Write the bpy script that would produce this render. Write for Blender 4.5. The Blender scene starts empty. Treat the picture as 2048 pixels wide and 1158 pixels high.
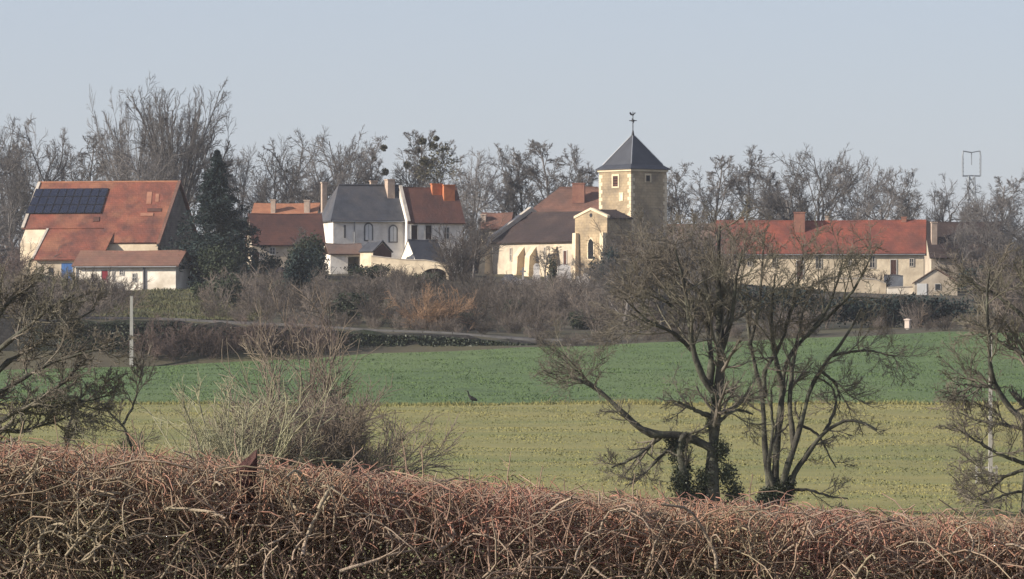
import bpy, math, random
import numpy as np

# ------------------------------------------------------------------ camera, sky, sun, exposure
F = 10800.0      # focal length in photo pixels (2048 wide)
HR = 700.0       # photo row of eye level
sc = bpy.context.scene
col = sc.collection
cam_d = bpy.data.cameras.new("camera")
cam_d.sensor_width = 36.0
cam_d.lens = F * 36.0 / 2048.0
cam_d.shift_y = (HR - 579.0) / 2048.0
cam_d.clip_start = 1.0
cam_d.clip_end = 20000.0
cam = bpy.data.objects.new("camera", cam_d)
cam.location = (0, 0, 0)
cam.rotation_euler = (math.radians(90), 0, 0)
col.objects.link(cam)
sc.camera = cam

SUN_AZ = math.radians(72)     # measured from the direction towards the viewer, to the left
SUN_EL = math.radians(23)
sx, sy = -math.sin(SUN_AZ), -math.cos(SUN_AZ)
world = bpy.data.worlds.new("World")
sc.world = world
world.use_nodes = True
wn, wl = world.node_tree.nodes, world.node_tree.links
wn.clear()
sky = wn.new("ShaderNodeTexSky")
sky.sky_type = 'NISHITA'
sky.sun_disc = False
sky.sun_elevation = SUN_EL
sky.sun_rotation = math.atan2(sx, sy)
sky.altitude = 250
sky.air_density = 1.0
sky.dust_density = 0.6
sky.ozone_density = 2.0
tint = wn.new("ShaderNodeMix")
tint.data_type = 'RGBA'
tint.blend_type = 'MULTIPLY'
tint.inputs[0].default_value = 1.0
tint.inputs[7].default_value = (0.86, 0.90, 1.08, 1)
veil = wn.new("ShaderNodeMix")       # thin even winter veil over the whole sky
veil.data_type = 'RGBA'
veil.inputs[0].default_value = 0.55
veil.inputs[7].default_value = (4.25, 4.4, 5.15, 1)
bg = wn.new("ShaderNodeBackground")
bg.inputs[1].default_value = 0.085
wo = wn.new("ShaderNodeOutputWorld")
wl.new(sky.outputs[0], tint.inputs[6])
wl.new(tint.outputs[2], veil.inputs[6])
wl.new(veil.outputs[2], bg.inputs[0])
wl.new(bg.outputs[0], wo.inputs[0])

sun_d = bpy.data.lights.new("sun", 'SUN')
sun_d.energy = 4.8
sun_d.angle = math.radians(0.8)
sun_d.color = (1.0, 0.90, 0.77)
sun = bpy.data.objects.new("sun", sun_d)
from mathutils import Vector
sv = Vector((sx * math.cos(SUN_EL), sy * math.cos(SUN_EL), math.sin(SUN_EL)))
sun.rotation_euler = sv.to_track_quat('Z', 'Y').to_euler()
sun.location = (-200, 100, 150)
col.objects.link(sun)

sc.view_settings.view_transform = 'Standard'
sc.view_settings.look = 'None'
sc.view_settings.gamma = 1.0
sc.view_settings.exposure = 0.66

# ------------------------------------------------------------------ helpers
rng = np.random.default_rng(7)
random.seed(7)
R = math.radians


def P(px, py, d):
    return np.array([(px - 1024.0) / F * d, d, (HR - py) / F * d])


def mesh_arrays(name, verts, faces, smooth=False):
    """verts (V,3); faces: list of arrays, each (n,k)"""
    me = bpy.data.meshes.new(name)
    verts = np.asarray(verts, np.float32)
    me.vertices.add(len(verts))
    me.vertices.foreach_set("co", verts.ravel())
    fl = [np.asarray(f, np.int32) for f in faces if len(f)]
    loops = np.concatenate([f.ravel() for f in fl])
    tot = np.concatenate([np.full(len(f), f.shape[1], np.int32) for f in fl])
    start = np.concatenate([[0], np.cumsum(tot)[:-1]]).astype(np.int32)
    me.loops.add(len(loops))
    me.loops.foreach_set("vertex_index", loops)
    me.polygons.add(len(tot))
    me.polygons.foreach_set("loop_start", start)
    me.polygons.foreach_set("loop_total", tot)
    if smooth:
        me.polygons.foreach_set("use_smooth", np.ones(len(tot), bool))
    me.update(calc_edges=True)
    return me


def link(name, me, mat=None, parent=None):
    o = bpy.data.objects.new(name, me)
    col.objects.link(o)
    if mat is not None and me is not None and not me.materials:
        me.materials.append(mat)
    if parent is not None:
        o.parent = parent
    return o


def tag(o, label=None, cat=None, group=None, kind=None):
    if label: o["label"] = label
    if cat: o["category"] = cat
    if group: o["group"] = group
    if kind: o["kind"] = kind
    return o


def empty(name, loc, rz=0.0, label=None, cat=None, group=None):
    o = bpy.data.objects.new(name, None)
    o.empty_display_size = 0.3
    o.location = [float(v) for v in loc]
    o.rotation_euler = (0, 0, rz)
    col.objects.link(o)
    return tag(o, label, cat, group)


class MB:
    """small mesh collector"""
    def __init__(s): s.v, s.f = [], []
    def poly(s, pts, faces):
        b = len(s.v); s.v += [tuple(map(float, p)) for p in pts]
        s.f += [tuple(b + i for i in f) for f in faces]; return s
    def box(s, x0, x1, y0, y1, z0, z1):
        return s.poly([(x0,y0,z0),(x1,y0,z0),(x1,y1,z0),(x0,y1,z0),(x0,y0,z1),(x1,y0,z1),(x1,y1,z1),(x0,y1,z1)],
                      [(0,3,2,1),(4,5,6,7),(0,1,5,4),(1,2,6,5),(2,3,7,6),(3,0,4,7)])
    def frustum(s, x0, x1, y0, y1, z0, z1, k=0.8, dx=0, dy=0):
        cx, cy = (x0+x1)/2+dx, (y0+y1)/2+dy; a, b = (x1-x0)/2*k, (y1-y0)/2*k
        return s.poly([(x0,y0,z0),(x1,y0,z0),(x1,y1,z0),(x0,y1,z0),(cx-a,cy-b,z1),(cx+a,cy-b,z1),(cx+a,cy+b,z1),(cx-a,cy+b,z1)],
                      [(0,3,2,1),(4,5,6,7),(0,1,5,4),(1,2,6,5),(2,3,7,6),(3,0,4,7)])
    def extrude(s, prof, axis, a, b):
        """prof: list of 2D points; axis 'x': (y,z) extruded a..b along x; axis 'y': (x,z) along y"""
        n = len(prof)
        if axis == 'x':
            p = [(a, u, w) for u, w in prof] + [(b, u, w) for u, w in prof]
        else:
            p = [(u, a, w) for u, w in prof] + [(u, b, w) for u, w in prof]
        f = [tuple(range(n)), tuple(range(2*n-1, n-1, -1))]
        f += [(i, i+n, (i+1) % n + n, (i+1) % n) for i in range(n)]
        return s.poly(p, f)
    def slab(s, quad, t):
        q = [np.array(p, float) for p in quad]
        n = np.cross(q[1]-q[0], q[2]-q[0]); n /= np.linalg.norm(n)
        if n[2] < 0: n = -n
        k = len(q)
        pts = q + [p + n*t for p in q]
        return s.poly(pts, [tuple(range(k-1, -1, -1)), tuple(range(k, 2*k))] +
                      [(i, (i+1) % k, (i+1) % k + k, i+k) for i in range(k)])
    def tube(s, a, b, r0, r1=None, k=8, caps=True):
        a, b = np.array(a, float), np.array(b, float); r1 = r0 if r1 is None else r1
        t = (b-a)/np.linalg.norm(b-a); ref = np.array([0, 0, 1.]) if abs(t[2]) < .9 else np.array([1., 0, 0])
        u = np.cross(t, ref); u /= np.linalg.norm(u); w = np.cross(t, u)
        pts = [a + r0*(math.cos(2*math.pi*i/k)*u + math.sin(2*math.pi*i/k)*w) for i in range(k)]
        pts += [b + r1*(math.cos(2*math.pi*i/k)*u + math.sin(2*math.pi*i/k)*w) for i in range(k)]
        f = [(i, (i+1) % k, (i+1) % k + k, i+k) for i in range(k)]
        if caps: f += [tuple(range(k-1, -1, -1)), tuple(range(k, 2*k))]
        return s.poly(pts, f)
    def build(s, name, mat, parent=None, smooth=False):
        me = bpy.data.meshes.new(name)
        me.from_pydata(s.v, [], s.f)
        import bmesh
        bm = bmesh.new(); bm.from_mesh(me); bmesh.ops.recalc_face_normals(bm, faces=bm.faces)
        bm.to_mesh(me); bm.free()
        if smooth: me.polygons.foreach_set("use_smooth", np.ones(len(me.polygons), bool))
        return link(name, me, mat, parent)


# ------------------------------------------------------------------ materials
def mat(name, c1, c2=None, scale=1.0, c3=None, scale3=0.2, rough=0.9, bump=0.0, bscale=None, spec=0.2,
        stretch=None, metal=0.0, brick=None, detail=5.0, objrand=0.0, trans=0.0):
    m = bpy.data.materials.new(name); m.use_nodes = True
    nt = m.node_tree; N, L = nt.nodes, nt.links
    b = N["Principled BSDF"]
    b.inputs["Roughness"].default_value = rough
    b.inputs["Specular IOR Level"].default_value = spec
    b.inputs["Metallic"].default_value = metal
    c2 = c2 or tuple(x*0.7 for x in c1)
    tc = N.new("ShaderNodeTexCoord")
    vec = tc.outputs["Object"]
    if stretch:
        mp = N.new("ShaderNodeMapping"); mp.inputs["Scale"].default_value = stretch
        L.new(vec, mp.inputs[0]); vec = mp.outputs[0]
    def noise(sc_, det=detail, rgh=0.6):
        n = N.new("ShaderNodeTexNoise"); n.inputs["Scale"].default_value = sc_
        n.inputs["Detail"].default_value = det; n.inputs["Roughness"].default_value = rgh
        L.new(vec, n.inputs["Vector"]); return n
    def ramp(src, a, bb):
        r = N.new("ShaderNodeMapRange"); r.inputs[1].default_value = a; r.inputs[2].default_value = bb
        L.new(src, r.inputs[0]); return r.outputs[0]
    def mix(fac, a, bb):
        x = N.new("ShaderNodeMix"); x.data_type = 'RGBA'
        for i, v in ((6, a), (7, bb)):
            if isinstance(v, tuple): x.inputs[i].default_value = (*v, 1)
            else: L.new(v, x.inputs[i])
        if isinstance(fac, float): x.inputs[0].default_value = fac
        else: L.new(fac, x.inputs[0])
        return x.outputs[2]
    n1 = noise(scale)
    c = mix(ramp(n1.outputs[0], 0.36, 0.64), c1, c2)
    if c3:
        n3 = noise(scale3, 4.0)
        c = mix(ramp(n3.outputs[0], 0.45, 0.68), c, c3)
    h = n1.outputs[0]
    if brick:
        bw, bh, mort, amt = brick
        bt = N.new("ShaderNodeTexBrick")
        sp = N.new("ShaderNodeSeparateXYZ"); L.new(tc.outputs["Object"], sp.inputs[0])
        ad = N.new("ShaderNodeMath"); ad.operation = 'ADD'
        L.new(sp.outputs[0], ad.inputs[0]); L.new(sp.outputs[1], ad.inputs[1])
        cb = N.new("ShaderNodeCombineXYZ"); L.new(ad.outputs[0], cb.inputs[0]); L.new(sp.outputs[2], cb.inputs[1])
        L.new(cb.outputs[0], bt.inputs["Vector"])
        bt.inputs["Scale"].default_value = 1.0
        bt.inputs["Brick Width"].default_value = bw; bt.inputs["Row Height"].default_value = bh
        bt.inputs["Mortar Size"].default_value = mort
        bt.inputs["Color1"].default_value = (1, 1, 1, 1); bt.inputs["Color2"].default_value = (.72, .70, .68, 1)
        bt.inputs["Mortar"].default_value = (.5, .5, .5, 1)
        x = N.new("ShaderNodeMix"); x.data_type = 'RGBA'; x.blend_type = 'MULTIPLY'
        x.inputs[0].default_value = amt
        L.new(c, x.inputs[6]); L.new(bt.outputs[0], x.inputs[7]); c = x.outputs[2]
    if objrand:
        oi = N.new("ShaderNodeObjectInfo")
        hv = N.new("ShaderNodeHueSaturation")
        r = N.new("ShaderNodeMapRange"); r.inputs[3].default_value = 1-objrand; r.inputs[4].default_value = 1+objrand
        L.new(oi.outputs["Random"], r.inputs[0]); L.new(r.outputs[0], hv.inputs["Value"])
        L.new(c, hv.inputs["Color"]); c = hv.outputs[0]
    L.new(c, b.inputs["Base Color"])
    if bump:
        bp = N.new("ShaderNodeBump"); bp.inputs["Strength"].default_value = bump
        bp.inputs["Distance"].default_value = 0.1
        L.new(noise(bscale).outputs[0] if bscale else h, bp.inputs["Height"])
        L.new(bp.outputs[0], b.inputs["Normal"])
    return m


M = {}
M['bark_far'] = mat('bark_far', (.185,.170,.158), (.105,.098,.094), .6, rough=.95, objrand=.22)
M['bark_pale'] = mat('bark_pale', (.25,.22,.19), (.15,.13,.11), .6, rough=.95)
M['bark_hero'] = mat('bark_hero', (.080,.074,.060), (.034,.033,.029), 1.3, c3=(.115,.118,.088), scale3=1.6, rough=.95, bump=.6, bscale=10)
M['twig_hero'] = mat('twig_hero', (.185,.16,.13), (.105,.092,.076), .8, c3=(.15,.145,.105), scale3=.3, rough=.95)
M['willow'] = mat('willow', (.33,.32,.21), (.24,.22,.15), .9, rough=.9)
M['brush'] = mat('brush', (.235,.19,.15), (.15,.12,.10), .5, c3=(.20,.175,.125), scale3=.15, rough=.95)
M['scrub'] = mat('scrub', (.15,.125,.105), (.07,.062,.056), .3, c3=(.17,.13,.095), scale3=.09, rough=.95, objrand=.6)
M['dry_orange'] = mat('dry_orange', (.33,.21,.13), (.21,.14,.09), .8, rough=.95)
M['pink_twig'] = mat('pink_twig', (.19,.14,.12), (.11,.085,.075), .8, rough=.95, objrand=.4)
M['ivy'] = mat('ivy', (.020,.030,.014), (.040,.050,.024), 3., rough=.55, spec=.4)
M['spruce'] = mat('spruce', (.014,.026,.026), (.026,.042,.038), 1.2, rough=.7)
M['cypress'] = mat('cypress', (.022,.034,.020), (.045,.055,.030), 1.5, rough=.7)
M['green_bush'] = mat('green_bush', (.05,.065,.03), (.03,.04,.022), 1.5, rough=.7)
M['mistletoe'] = mat('mistletoe', (.085,.082,.052), (.12,.11,.07), 3., rough=.8)
M['hedge_pale'] = mat('hedge_pale', (.42,.33,.25), (.27,.21,.16), 2.5, c3=(.34,.30,.20), scale3=.9, rough=.9, bump=.5, bscale=60)
M['hedge_brown'] = mat('hedge_brown', (.37,.26,.195), (.20,.14,.11), 1.6, c3=(.31,.26,.165), scale3=.7, rough=.95)
M['hedge_red'] = mat('hedge_red', (.42,.212,.155), (.27,.145,.11), 1.2, c3=(.37,.25,.16), scale3=.8, rough=.9)
M['hedge_leaf'] = mat('hedge_leaf', (.20,.11,.07), (.10,.06,.045), 4., rough=.9)
M['soil'] = mat('soil', (.085,.075,.052), (.055,.050,.038), .25, c3=(.10,.095,.05), scale3=.06, rough=1., bump=.5, bscale=1.5)
M['crop'] = mat('crop', (.100,.150,.054), (.074,.114,.044), 1.1, c3=(.122,.158,.062), scale3=.05, rough=.9, bump=.4, bscale=4, stretch=(.5,.16,1))
M['meadow'] = mat('meadow', (.250,.228,.088), (.20,.185,.072), .8, c3=(.155,.170,.064), scale3=.3, rough=.95, bump=.4, bscale=4, stretch=(.04,.35,1))
M['grass_dry'] = mat('grass_dry', (.258,.236,.092), (.205,.192,.075), .3, c3=(.165,.178,.068), scale3=.3, rough=.9, stretch=(.04,.35,1))
M['grass_green'] = mat('grass_green', (.104,.156,.056), (.078,.122,.046), .5, rough=.9)
M['grass_slope'] = mat('grass_slope', (.11,.112,.055), (.08,.082,.042), .3, c3=(.10,.085,.055), scale3=.12, rough=.95, bump=.5, bscale=3)
M['road'] = mat('road', (.085,.082,.080), (.065,.062,.060), 1., rough=.9)
M['kerb'] = mat('kerb', (.20,.19,.18), (.14,.135,.13), 1., rough=.9)
M['dark_stone'] = mat('dark_stone', (.055,.050,.046), (.030,.030,.030), .9, c3=(.035,.045,.025), scale3=.25, rough=.95, bump=.8, bscale=2.5, brick=(.5,.28,.03,.7))
M['cream'] = mat('cream', (.74,.63,.46), (.60,.50,.36), .8, c3=(.44,.36,.26), scale3=.42, rough=.95, bump=.4, bscale=3)
M['white'] = mat('white', (.90,.84,.72), (.78,.71,.60), .8, c3=(.56,.49,.39), scale3=.45, rough=.95, bump=.3, bscale=3)
M['beige'] = mat('beige', (.52,.45,.35), (.36,.31,.25), .8, c3=(.30,.24,.17), scale3=.3, rough=.95, bump=.3, bscale=3)
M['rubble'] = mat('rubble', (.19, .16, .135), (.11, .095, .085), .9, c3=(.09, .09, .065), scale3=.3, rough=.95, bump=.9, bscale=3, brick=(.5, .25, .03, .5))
M['greywall'] = mat('greywall', (.82,.78,.71), (.70,.66,.59), .7, c3=(.52,.48,.42), scale3=.5, rough=.95, bump=.3, bscale=3)
M['stone'] = mat('stone', (.50,.385,.245), (.37,.29,.185), .9, c3=(.24,.195,.14), scale3=.35, rough=.95, bump=.6, bscale=3.5, brick=(.55,.3,.025,.5))
M['ashlar'] = mat('ashlar', (.72,.60,.42), (.58,.47,.32), 1.2, rough=.9, bump=.3)
M['church_plaster'] = mat('church_plaster', (.60,.52,.40), (.48,.41,.315), .9, c3=(.34,.29,.23), scale3=.35, rough=.95, bump=.5, bscale=3)
M['coping'] = mat('coping', (.50,.45,.38), (.36,.32,.27), 1.2, rough=.9)
M['tile_red'] = mat('tile_red', (.25,.086,.058), (.115,.054,.045), .55, c3=(.31,.140,.082), scale3=.24, rough=.85, bump=.6, bscale=4, brick=(.25,.22,.015,.6))
M['tile_bright'] = mat('tile_bright', (.29,.088,.058), (.17,.060,.047), .6, c3=(.115,.056,.046), scale3=.2, rough=.85, bump=.6, bscale=4, brick=(.25,.22,.015,.6))
M['tile_orange'] = mat('tile_orange', (.37,.17,.095), (.28,.125,.075), .9, rough=.85, bump=.5, bscale=4, brick=(.25,.22,.015,.4))
M['tile_patch'] = mat('tile_patch', (.33,.165,.105), (.25,.12,.08), 1.2, rough=.85)
M['tile_brown'] = mat('tile_brown', (.115,.055,.045), (.075,.042,.038), .6, c3=(.15,.068,.05), scale3=.25, rough=.85, bump=.5, bscale=4, brick=(.25,.22,.015,.4))
M['tile_purple'] = mat('tile_purple', (.058,.041,.039), (.038,.030,.030), .6, c3=(.085,.058,.050), scale3=.3, rough=.85, bump=.6, bscale=4, brick=(.25,.22,.015,.6))
M['tile_pinkish'] = mat('tile_pinkish', (.23,.118,.085), (.15,.085,.066), .6, c3=(.12,.08,.068), scale3=.25, rough=.85, bump=.6, bscale=4, brick=(.25,.22,.015,.6))
M['tile_grey'] = mat('tile_grey', (.19,.13,.105), (.125,.10,.088), .8, c3=(.21,.115,.08), scale3=.4, rough=.85, bump=.5, bscale=4, brick=(.25,.22,.015,.4))
M['tile_annex'] = mat('tile_annex', (.23,.118,.085), (.15,.088,.07), .8, c3=(.27,.15,.10), scale3=.4, rough=.85, bump=.5, bscale=4, brick=(.25,.22,.015,.5))
M['slate'] = mat('slate', (.042,.046,.056), (.066,.070,.082), .9, c3=(.085,.080,.082), scale3=.5, rough=.62, bump=.4, bscale=4, spec=.4, brick=(.3,.2,.015,.4))
M['slate_tower'] = mat('slate_tower', (.030,.034,.044), (.045,.050,.062), .9, rough=.55, bump=.3, bscale=4, spec=.5, brick=(.3,.2,.015,.4))
M['brick_orange'] = mat('brick_orange', (.55,.20,.09), (.42,.15,.075), 1.5, rough=.9, brick=(.22,.08,.01,.4))
M['chimney_pale'] = mat('chimney_pale', (.50,.40,.32), (.38,.29,.23), 1.5, rough=.9, brick=(.22,.08,.01,.4))
M['chimney_red'] = mat('chimney_red', (.34,.17,.12), (.25,.12,.09), 1.5, rough=.9, brick=(.22,.08,.01,.4))
M['glass'] = mat('glass', (.015,.017,.020), (.022,.024,.028), 1., rough=.12, spec=.5)
M['frame'] = mat('frame', (.50,.48,.44), (.42,.40,.37), 1., rough=.7)
M['shutter_dark'] = mat('shutter_dark', (.045,.025,.022), (.03,.018,.016), 1., rough=.8)
M['shutter_pale'] = mat('shutter_pale', (.62,.62,.60), (.54,.54,.52), 1., rough=.8)
M['surround_dark'] = mat('surround_dark', (.17,.165,.16), (.12,.12,.12), 1., rough=.9)
M['door_blue'] = mat('door_blue', (.05,.13,.32), (.04,.10,.26), 1., rough=.6)
M['door_red'] = mat('door_red', (.22,.025,.04), (.17,.02,.03), 1., rough=.6)
M['wood_dark'] = mat('wood_dark', (.10,.05,.04), (.065,.035,.03), 2., rough=.9)
M['void'] = mat('void', (.012,.011,.011), (.018,.016,.015), 1., rough=1.)
M['pv'] = mat('pv', (.010,.013,.028), (.014,.018,.036), 2., rough=.18, spec=.5)
M['pv_frame'] = mat('pv_frame', (.035,.038,.05), (.03,.032,.042), 1., rough=.4, metal=.6)
M['zinc'] = mat('zinc', (.33,.34,.35), (.24,.25,.26), 1., rough=.5, metal=.5)
M['concrete'] = mat('concrete', (.42,.40,.365), (.33,.315,.285), 2., rough=.9)
M['steel'] = mat('steel', (.20,.22,.24), (.16,.18,.20), 1., rough=.6, metal=.4)
M['iron'] = mat('iron', (.05,.05,.055), (.035,.035,.04), 1., rough=.6, metal=.5)
M['granite'] = mat('granite', (.55,.51,.47), (.42,.39,.36), 3., rough=.8)
M['bird'] = mat('bird', (.018,.018,.017), (.030,.028,.025), 6., rough=.8)
M['beak'] = mat('beak', (.10,.085,.06), (.08,.07,.05), 6., rough=.6)
M['tarp'] = mat('tarp', (.42,.40,.38), (.30,.29,.28), 1., rough=.8)
M['rust_post'] = mat('rust_post', (.10,.05,.045), (.06,.035,.03), 20., rough=.9, bump=.5, bscale=60)
M['beehive'] = mat('beehive', (.66,.56,.48), (.54,.45,.38), 3., rough=.8)
M['whitepaint'] = mat('whitepaint', (.80,.76,.70), (.70,.66,.60), 2., rough=.7)

# ------------------------------------------------------------------ terrain
XC = np.array([-3000, -200, -45, -33, -20, -10, 3, 15, 34, 50, 200, 3000], float)
LINES = [  # (y, z along XC)
    (-300, [-1.6]*12), (0, [-1.75]*12), (22, [-1.95]*12), (36, [-2.35]*12), (60, [-3.5]*12), (120, [-5.5]*12),
    (190, [-5.8]*12), (250, [-4.75]*12), (320, [-3.3]*12),
    (400, [-2.5, -2.5, -2.4, -2.3, -1.9, -1.7, -1.45, -1.25, -1.0, -.9, -.8, -.8]),
    (450, [-1.8, -1.8, -1.75, -1.5, -.85, -.4, .30, .68, 1.33, 1.6, 2., 2.]),
    (455.5, [2.9, 2.9, 2.9, 2.6, 2.1, 1.55, .85, 1.0, 1.7, 2.0, 2.4, 2.4]),
    (460.5, [3.0, 3.0, 3.0, 2.7, 2.2, 1.65, .95, 1.15, 1.85, 2.1, 2.6, 2.6]),
    (510, [4.2, 4.2, 4.2, 4.1, 4.0, 3.7, 3.3, 3.1, 2.9, 2.9, 3.5, 3.5]),
    (560, [6.0, 6.0, 6.05, 6.3, 6.6, 6.5, 6.3, 5.8, 4.6, 4.4, 5., 5.]),
    (582, [6.6, 6.6, 6.4, 7.2, 8.1, 8.0, 7.0, 7.2, 5.9, 5.6, 6., 6.]),
    (600, [7., 7., 6.8, 7.8, 8.7, 8.7, 8.4, 8.3, 6.5, 6.2, 6.5, 6.5]),
    (650, [8., 8., 8., 8.4, 9., 9., 8.8, 8.6, 7.5, 7.2, 7.2, 7.2]),
    (720, [9.]*12), (900, [10.]*12), (1500, [10.]*12), (5000, [11.]*12)]
LY = np.array([l[0] for l in LINES], float)
LZ = np.array([l[1] for l in LINES], float)


def zt(x, y):
    x = np.asarray(x, float); y = np.asarray(y, float)
    shp = np.broadcast(x, y).shape
    x = np.broadcast_to(x, shp).ravel(); y = np.broadcast_to(y, shp).ravel()
    j = np.clip(np.searchsorted(LY, y) - 1, 0, len(LY)-2)
    t = np.clip((y - LY[j]) / (LY[j+1] - LY[j]), 0, 1)
    cols = np.array([np.interp(x, XC, LZ[k]) for k in range(len(LY))])
    i = np.arange(len(x))
    z = cols[j, i]*(1-t) + cols[j+1, i]*t
    a = np.clip((y-40)/100, 0, 1) * .10
    z = z + a*(np.sin(x*.21+y*.05)*np.sin(y*.17-x*.07) + .6*np.sin(x*.53+1.3)*np.sin(y*.41))
    return z.reshape(shp) if shp else float(z[0])


def sheet(name, xs, ys, m, dz=0.0, edge=None):
    X, Y = np.meshgrid(xs, ys)
    if edge is not None: X, Y = edge(X, Y)
    Z = zt(X, Y) + dz
    V = np.stack([X, Y, Z], -1).reshape(-1, 3)
    nx, ny = len(xs), len(ys)
    i = (np.arange(ny-1)[:, None]*nx + np.arange(nx-1)[None]).ravel()
    q = np.stack([i, i+1, i+1+nx, i+nx], 1)
    return link(name, mesh_arrays(name, V, [q], True), m)


xs = np.unique(np.concatenate([np.linspace(-2000, -200, 13), np.linspace(-200, -80, 16), np.arange(-80, 80.1, 2.2), np.linspace(80, 200, 16), np.linspace(200, 2000, 13)]))
ys = np.unique(np.concatenate([np.arange(-300, 20, 20), np.arange(20, 440, 3.5), np.arange(440, 466, .8), np.arange(466, 730, 2.0), np.linspace(730, 1500, 40), np.linspace(1500, 3200, 14)]))
tag(sheet('ground', xs, ys, M['soil']), 'rough brown and olive hillside below and around the village', None, None, 'structure')


def wav(X, Y):
    e0 = (np.abs(Y - Y.min()) < .01); e1 = (np.abs(Y - Y.max()) < .01)
    w = .5*np.sin(X*.9) + .35*np.sin(X*2.3+1) + .2*np.sin(X*5.1)
    return X, Y + w*(e0 | e1)*.8


fx = np.arange(-110, 110.1, 1.6)
tag(sheet('crop_field', fx, np.concatenate([np.arange(321, 447, 2.), [448.6]]), M['crop'], .07, wav), 'strip of bright green winter crop across the slope', None, None, 'structure')
tag(sheet('meadow', fx, np.arange(70, 320.4, 5.), M['meadow'], .06, wav), 'yellowish dry meadow between the hedge and the green crop', None, None, 'structure')

tag(sheet('farm_lawn', np.arange(-50, -22.9, 1.5), np.arange(462, 553, 3.), M['grass_slope'], .06, wav), 'olive grass slope below the white farm building', None, None, 'structure')

# lane with a pale kerb line on top of the dark bank
lx = np.arange(-62, 8.1, 1.0)
X, Y = np.meshgrid(lx, np.array([456.2, 460.0]))
V = np.stack([X, Y, zt(X, Y)+.06], -1).reshape(-1, 3); n = len(lx); i = np.arange(n-1)
tag(link('lane', mesh_arrays('lane', V, [np.stack([i, i+1, i+1+n, i+n], 1)], True), M['road']), 'narrow grey lane along the top of the dark bank', None, None, 'structure')
kb = empty('stone_kerb', (lx[0], 455.9, zt(lx[0], 455.9)), 0, 'thin pale stone kerb line along the edge of the lane', 'kerb')
for a in np.arange(-30, 7.5, 2.5):
    p0, p1 = np.array([a, 455.9, zt(a, 455.9)+.05]), np.array([a+2.44, 455.9, zt(a+2.44, 455.9)+.05])
    o = np.array(kb.location)
    mb = MB(); q = []
    for p in (p0, p1):
        for dy, dz in ((-.10, -.25), (.08, -.25), (.08, .10), (-.10, .10)):
            q.append(p - o + np.array([0, dy, dz]))
    mb.poly(q, [(0,1,2,3), (7,6,5,4), (0,4,5,1), (1,5,6,2), (2,6,7,3), (3,7,4,0)])
    mb.build('kerb_stone', M['kerb'], kb)

# retaining wall under the lane
rw = empty('retaining_wall', (-25, 453.4, -1), 0, 'dark mossy stone retaining wall below the lane', 'wall')
rx = np.arange(-62, 4.6, 1.1)
vv, ff = [], []
for k, x in enumerate(rx):
    zb = zt(x, 450) - .6; ztop = zt(x, 455.5) - .12 + .18*math.sin(k*1.7)*(.5+.5*math.sin(k*.6))
    for (yy, zz) in ((451.6, zb), (452.6, ztop), (455.2, ztop+.04), (455.2, zb)):
        vv.append((x+25, yy-453.4, zz+1))
for k in range(len(rx)-1):
    for s in range(4):
        a, b = k*4+s, k*4+(s+1) % 4
        ff.append((a, a+4, b+4, b))
MB().poly(vv, ff).build('wall_face', M['dark_stone'], rw)

# ------------------------------------------------------------------ branch generator
def polylines(rg, p0, d0, ln, M_, wob, up, curl=0.0):
    N_ = len(p0); pts = np.empty((N_, M_, 3)); pts[:, 0] = p0
    d = d0/np.linalg.norm(d0, axis=1, keepdims=True)
    st = (ln/(M_-1))[:, None]
    ax = rg.normal(size=(N_, 3))*curl
    for k in range(1, M_):
        d = d + rg.normal(size=(N_, 3))*wob + np.cross(d, ax)
        d[:, 2] += up
        d /= np.linalg.norm(d, axis=1, keepdims=True)
        pts[:, k] = pts[:, k-1] + d*st
    return pts


def taper(r0, r1, M_):
    t = np.linspace(0, 1, M_)[None]
    return np.asarray(r0)[:, None]*(1-t) + np.asarray(r1)[:, None]*t


def spawn(rg, pts, rad, n, t0, t1, ang, lf, rf, M_, wob, up, rmin, jl=.4, shrink=.5, curl=0.0, absl=None, tip=.45):
    N_, K = pts.shape[:2]
    t = t0 + (t1-t0)*(np.arange(n)[None] + rg.random((N_, n)))/n
    u = t*(K-1); i = np.clip(u.astype(int), 0, K-2); f = u - i
    idx = np.arange(N_)[:, None]
    p = pts[idx, i]*(1-f[..., None]) + pts[idx, i+1]*f[..., None]
    tg = pts[idx, i+1] - pts[idx, i]; tg /= np.linalg.norm(tg, axis=-1, keepdims=True)+1e-9
    rr = rad[idx, i]*(1-f) + rad[idx, i+1]*f
    L_ = np.linalg.norm(np.diff(pts, axis=1), axis=-1).sum(1)[:, None]
    q = rg.normal(size=tg.shape); q -= (q*tg).sum(-1, keepdims=True)*tg; q /= np.linalg.norm(q, axis=-1, keepdims=True)+1e-9
    a = R(ang)*(1+.35*rg.normal(size=t.shape))
    d = tg*np.cos(a)[..., None] + q*np.sin(a)[..., None]
    ln = (L_*lf if absl is None else absl)*(1-shrink*(t-t0)/(t1-t0+1e-9))*(1+jl*rg.uniform(-1, 1, t.shape))
    r0 = np.maximum(rr*rf, rmin)
    p, d, ln, r0 = p.reshape(-1, 3), d.reshape(-1, 3), ln.ravel(), r0.ravel()
    c = polylines(rg, p, d, ln, M_, wob, up, curl)
    return c, taper(r0, np.maximum(r0*tip, rmin*.6), M_)


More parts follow.
